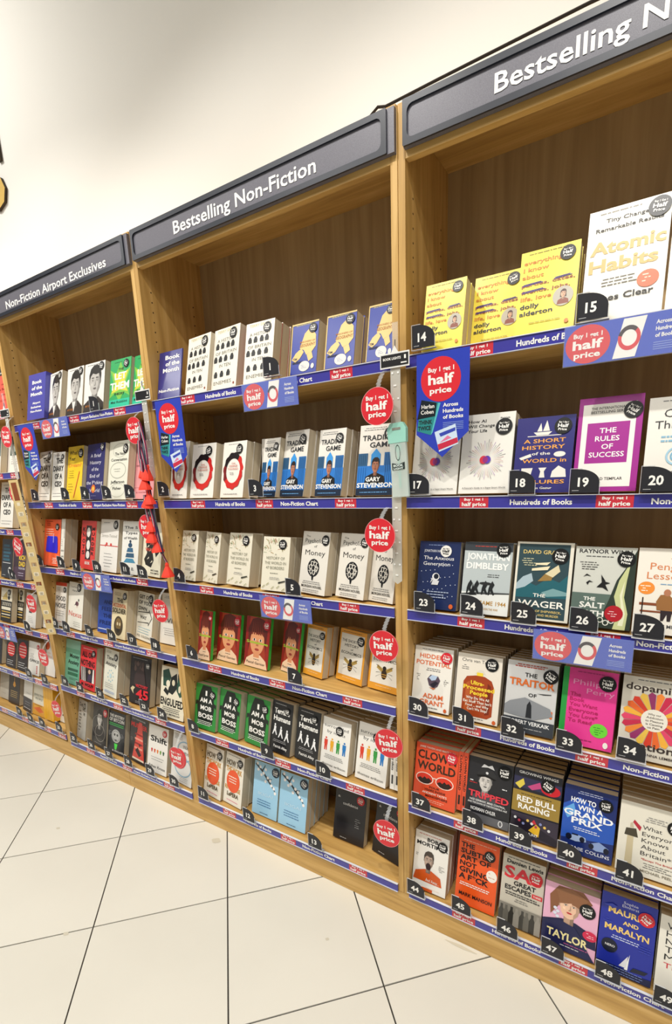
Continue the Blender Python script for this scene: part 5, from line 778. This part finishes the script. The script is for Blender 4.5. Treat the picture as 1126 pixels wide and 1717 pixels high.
# ------------------------------------------------------------------ "Book of the Month" blocks
NAVY = mat('33327e', .25, .5, coat=.4)
for bay, x, y, w_, h, dp, lines_, lab in (('M', -.9755, .014, .12, .172, .006, (('Book', .28, .92, .83, .085), ('of the', .3, .92, .7, .085), ('Month', .2, .92, .57, .085), ('Non-Fiction', .06, .96, .17, .06)), 'thin navy Book of the Month card on the middle bookcase top shelf'),
                                    ('L', -1.9, .016, .148, .205, .085, (('Book', .24, .8, .78, .075), ('of the', .22, .82, .65, .075), ('Month', .18, .84, .52, .075), ('Airport', .3, .76, .34, .045), ('Exclusives', .22, .8, .25, .045), ('Non-Fiction', .2, .86, .16, .045)), 'thick blue Book of the Month block on the left bookcase top shelf')):
    z = ZR[bay][0]+.0135+dp*math.sin(LEAN); root = empty('display_block', (x, y, z), (-LEAN, 0, 0)); tag(root, lab, 'display block')
    m = MB(); m.box((0, 0, 0), (w_, dp, h), NAVY if bay == 'M' else mat('4a4aa2', .3, coat=.3)); m.obj('block', root, .001)
    m = MB()
    for s, a, c, z_, h_ in lines_: text(m, s, a*w_, c*w_, z_*h, h_*h, -.0005, WM, 2)
    m.obj('block_lettering', root)

# ------------------------------------------------------------------ clip strips
def clip_strip(X, ztop, zbot, label, tagtxt):
    root = empty('clip_strip', (X, -.022, 0)); tag(root, label, 'clip strip')
    m = MB(); m.prism([(-.014, zbot+.01), (0, zbot), (.014, zbot+.01), (.014, ztop), (-.014, ztop)], 0, .0008, mat('d8d6cc', .15, .6, alpha=.62))
    m.obj('strip', root)
    m = MB(); z = ztop-.03
    while z > zbot+.02:
        for x in (-.0105, .0055): m.box((x, -.0012, z), (x+.005, -.0002, z+.0045), mat('f6f6f2', .3))
        m.box((-.005, -.0012, z-.03), (.003, -.0002, z-.026), mat('f0f0ea', .3)); z -= .062
    o = m.obj('strip_notches', root); o['kind'] = 'stuff'
    m = MB(); m.box((-.008, -.001, ztop+.01), (.008, .001, ztop+.09), CLEAR2); m.box((-.001, -.0015, ztop-.002), (.001, .0015, ztop+.05), mat('a8a8a8', .25, metal=1)); m.obj('hanger', root)
    m = MB(); m.prism([(-.041, 0), (.041, 0), (.041, .036), (.01, .036), (0, .052), (-.01, .036), (-.041, .036)], -.004, -.003, mat('e8e8e4', .3)); m.box((-.038, -.0048, .004), (.038, -.004, .032), mat('1e1e20', .4))
    if tagtxt: text(m, tagtxt, -.032, .018, .019, .006, -.0052, WM, 2)
    m.box((.018, -.0052, .008), (.034, -.0048, .011), WM); m.box((.027, -.0052, .018), (.032, -.0048, .027), WM)
    t_ = m.obj('price_tag', root); t_.location = (0, 0, ztop-.046+.03)
    return root
clip_strip(-.001, 1.735, 1.155, 'clear clip strip hanging on the post between middle and right bookcases', 'BOOK LIGHTS')
clip_strip(-1.001, 1.765, 1.47, 'clear clip strip above the red tassels on the left post', None)
clip_strip(-2.0, 1.80, 1.50, 'clear clip strip above the wooden bookmarks at far left', None)
MINT = mat('a8e6d4', .25, .5, alpha=.8); MINT2 = mat('58b89a', .4)
root = empty('book_light_pack', (.004, -.032, 1.585), (0, -.06, 0)); tag(root, 'mint green book light in a clear pouch hanging on the clip strip', 'book light')
m = MB(); m.prism([(-.024, -.19), (.024, -.19), (.024, -.035), (-.024, -.035)], 0, .012, mat('dfeee8', .12, .6, alpha=.55)); m.obj('pouch', root, .003)
m = MB(); m.prism([(-.025, -.05), (.025, -.05), (.027, -.015), (.018, 0), (-.018, 0), (-.027, -.015)], -.001, .013, MINT); m.box((-.012, -.0018, -.018), (.012, -.001, -.012), mat('8a8a80', .5)); m.obj('header_card', root, .002)
m = MB(); m.prism(ell(0, -.062, .009, .012, 16), .001, .009, MINT2); m.box((-.0025, .002, -.165), (.0025, .008, -.07), MINT2); m.ring(0, -.075, .007, .02, .001, .002, -.0006, mat('2a2a2a', .4)); m.obj('light', root)
m = MB(); m.prism([(-.018, -.118), (.018, -.118), (.018, -.1), (0, -.105), (-.018, -.1)], -.0016, -.0008, mat('26302e', .4)); text(m, 'BOOK', -.014, .014, -.1105, .006, -.002, mat('dfeee8'), 2); text(m, 'LIGHT', -.014, .014, -.1175, .005, -.002, mat('dfeee8'), 2); m.obj('pouch_print', root)

# tassel bookmarks on the strip at the post between left and middle bookcases
TAS = mat('f0402c', .7); RIB = mat('222848', .5); RIBW = mat('e6e0e0', .5); SIL = mat('b0aeb8', .25, metal=.8)
b = MB(); k = 14; prof = [(.0, 0), (.0035, -.001), (.0055, -.007), (.005, -.011), (.011, -.024), (.0165, -.036), (.018, -.042), (0, -.041)]
vs = [(rr_*math.cos(2*PI*i/k)*(1+.05*(i % 2)), rr_*math.sin(2*PI*i/k)*(1+.05*(i % 2)), z) for rr_, z in prof for i in range(k)]
b.add(vs, [(a*k+i, a*k+(i+1) % k, (a+1)*k+(i+1) % k, (a+1)*k+i) for a in range(len(prof)-1) for i in range(k)], TAS); TASM = b.mesh('tassel')
TD = [(-1.016, -.05, 1.535, -.15), (-.985, -.052, 1.525, .25), (-1.0, -.062, 1.49, 0), (-.993, -.058, 1.437, -.05), (-.99, -.062, 1.425, .15), (-.995, -.06, 1.338, .05), (-.992, -.066, 1.298, 0), (-.978, -.06, 1.26, -.1), (-.949, -.048, 1.166, .0)]
names = ['uppermost left', 'uppermost right', 'second', 'third front', 'third rear', 'fourth', 'fifth', 'sixth', 'lowest']
for i, (x, y, z, rz) in enumerate(TD):
    root = empty('tassel_bookmark', (x, y, z)); tag(root, f'navy ribbon bookmark with {names[i]} red tassel, on the left post', 'bookmark', 'tassel bookmarks on the left post')
    o = link('tassel', TASM, root); o.rotation_euler = (0, rz, 0); o.scale = (1.3, 1.3, 1.3)
    m = MB(); top = min(.12, 1.72-z)+.03*(i % 2); k = 8; sgn = 1 if i % 2 else -1
    for (wd, off, mm, dy) in ((.008, 0, RIB, 0), (.0013, -.0025, RIBW, -.0007), (.0013, .0025, mat('d8405a', .5), -.0007)):
        for j in range(k):
            a0, a1 = j/k, (j+1)/k; f = lambda a: ((-1.0-x)*a+sgn*.008*math.sin(PI*a), -.004*a+dy+(.025)*a*a*0, top*a)
            p0, p1 = f(a0), f(a1)
            m.add([(p0[0]-wd+off, p0[1], p0[2]), (p0[0]+wd+off, p0[1], p0[2]), (p1[0]+wd+off, p1[1], p1[2]), (p1[0]-wd+off, p1[1], p1[2])], [(0, 1, 2, 3)], mm)
    m.obj('ribbon', root)
for i, (x, z, rz) in enumerate(((-1.006, 1.66, 0), (-.998, 1.6, .1), (-.997, 1.47, -.08), (-.985, 1.38, -.12), (-.972, 1.3, -.2))):
    m = MB(); m.prism([(-.008, -.1), (.008, -.1), (.01, 0), (-.01, 0)], 0, .003, (RIB, SIL)[i % 2]); m.prism([(-.003, -.09), (.003, -.085), (.004, -.02), (-.004, -.03)], -.0008, -.0002, SIL)
    o = m.obj('bookmark_card', None, .0008); o.location = (x, -.045-.004*i, z); o.rotation_euler = (0, rz, 0); tag(o, f'shiny navy metal bookmark hanging behind the {("first", "second", "third", "fourth", "fifth")[i]} tassels from top', 'bookmark', 'metal bookmarks on the left post')
# wooden bookmarks in a cascade on the far-left post
WOODB = mat('d9c087', .5); BRN = mat('8a4a2c', .5); LG = mat('e8dcc0', .5)
for i in range(14):
    x = -1.966+.0014*i; z = 1.50-.049*i; y = -.06+.0026*i
    root = empty('wooden_bookmark', (x, y, z), (.03, -.05, .4)); tag(root, f'pale wooden bookmark, {("uppermost", "second", "third", "fourth", "fifth", "sixth", "seventh", "eighth", "ninth", "tenth", "eleventh", "twelfth", "thirteenth", "lowest")[i]} in the cascade on the far-left post', 'bookmark', 'wooden bookmarks on the far-left post')
    m = MB(); m.box((-.025, 0, -.13), (.025, .0022, 0), WOODB); m.obj('wooden_slip', root, .0005)
    m = MB(); m.box((-.015, -.0004, -.095 if i == 0 else -.118), (.013, -.0001, -.012 if i == 0 else -.1), (BRN, LG, mat('b8946a'), LG)[i % 4]) ; m.box((-.009, -.0004, -.12), (.007, -.0001, -.104), LG); m.obj('picture', root)

# ------------------------------------------------------------------ raised letters on the wall, cut by the left frame edge
GOLD = mat('d8b45c', .5, .4); DK = mat('3a2c1c', .6)
def wall_letter(ch, x0, x1, z, h, label):
    vs, fs, _ = GLY[(ch, 2)]; m = MB()
    P_ = [(x0+vx*(x1-x0), z+vy*h) for vx, vy in vs]; N = len(P_)
    m.add([(x, -.0125, zz) for x, zz in P_], fs, GOLD)
    ed = Counter();
    for f in fs:
        for i in range(len(f)): ed[(f[i], f[(i+1) % len(f)])] += 1
    side = [(a, b_) for (a, b_) in ed if (b_, a) not in ed]
    m.add([(x, -.0125, zz) for x, zz in P_]+[(x, 0, zz) for x, zz in P_], [(a, N+a, N+b_, b_) for a, b_ in side], DK)
    o = m.obj('wall_letter'); o.location = (0, .31, 0); tag(o, label, 'wall letter', 'raised gold letters on the wall')
wall_letter('o', -2.475, -2.288, 2.86, .2, 'rounded gold wall letter cut off by the left edge, the lower one')
wall_letter('l', -2.315, -2.288, 3.045, .13, 'thin sliver of dark-sided wall letter just above the rounded gold one')
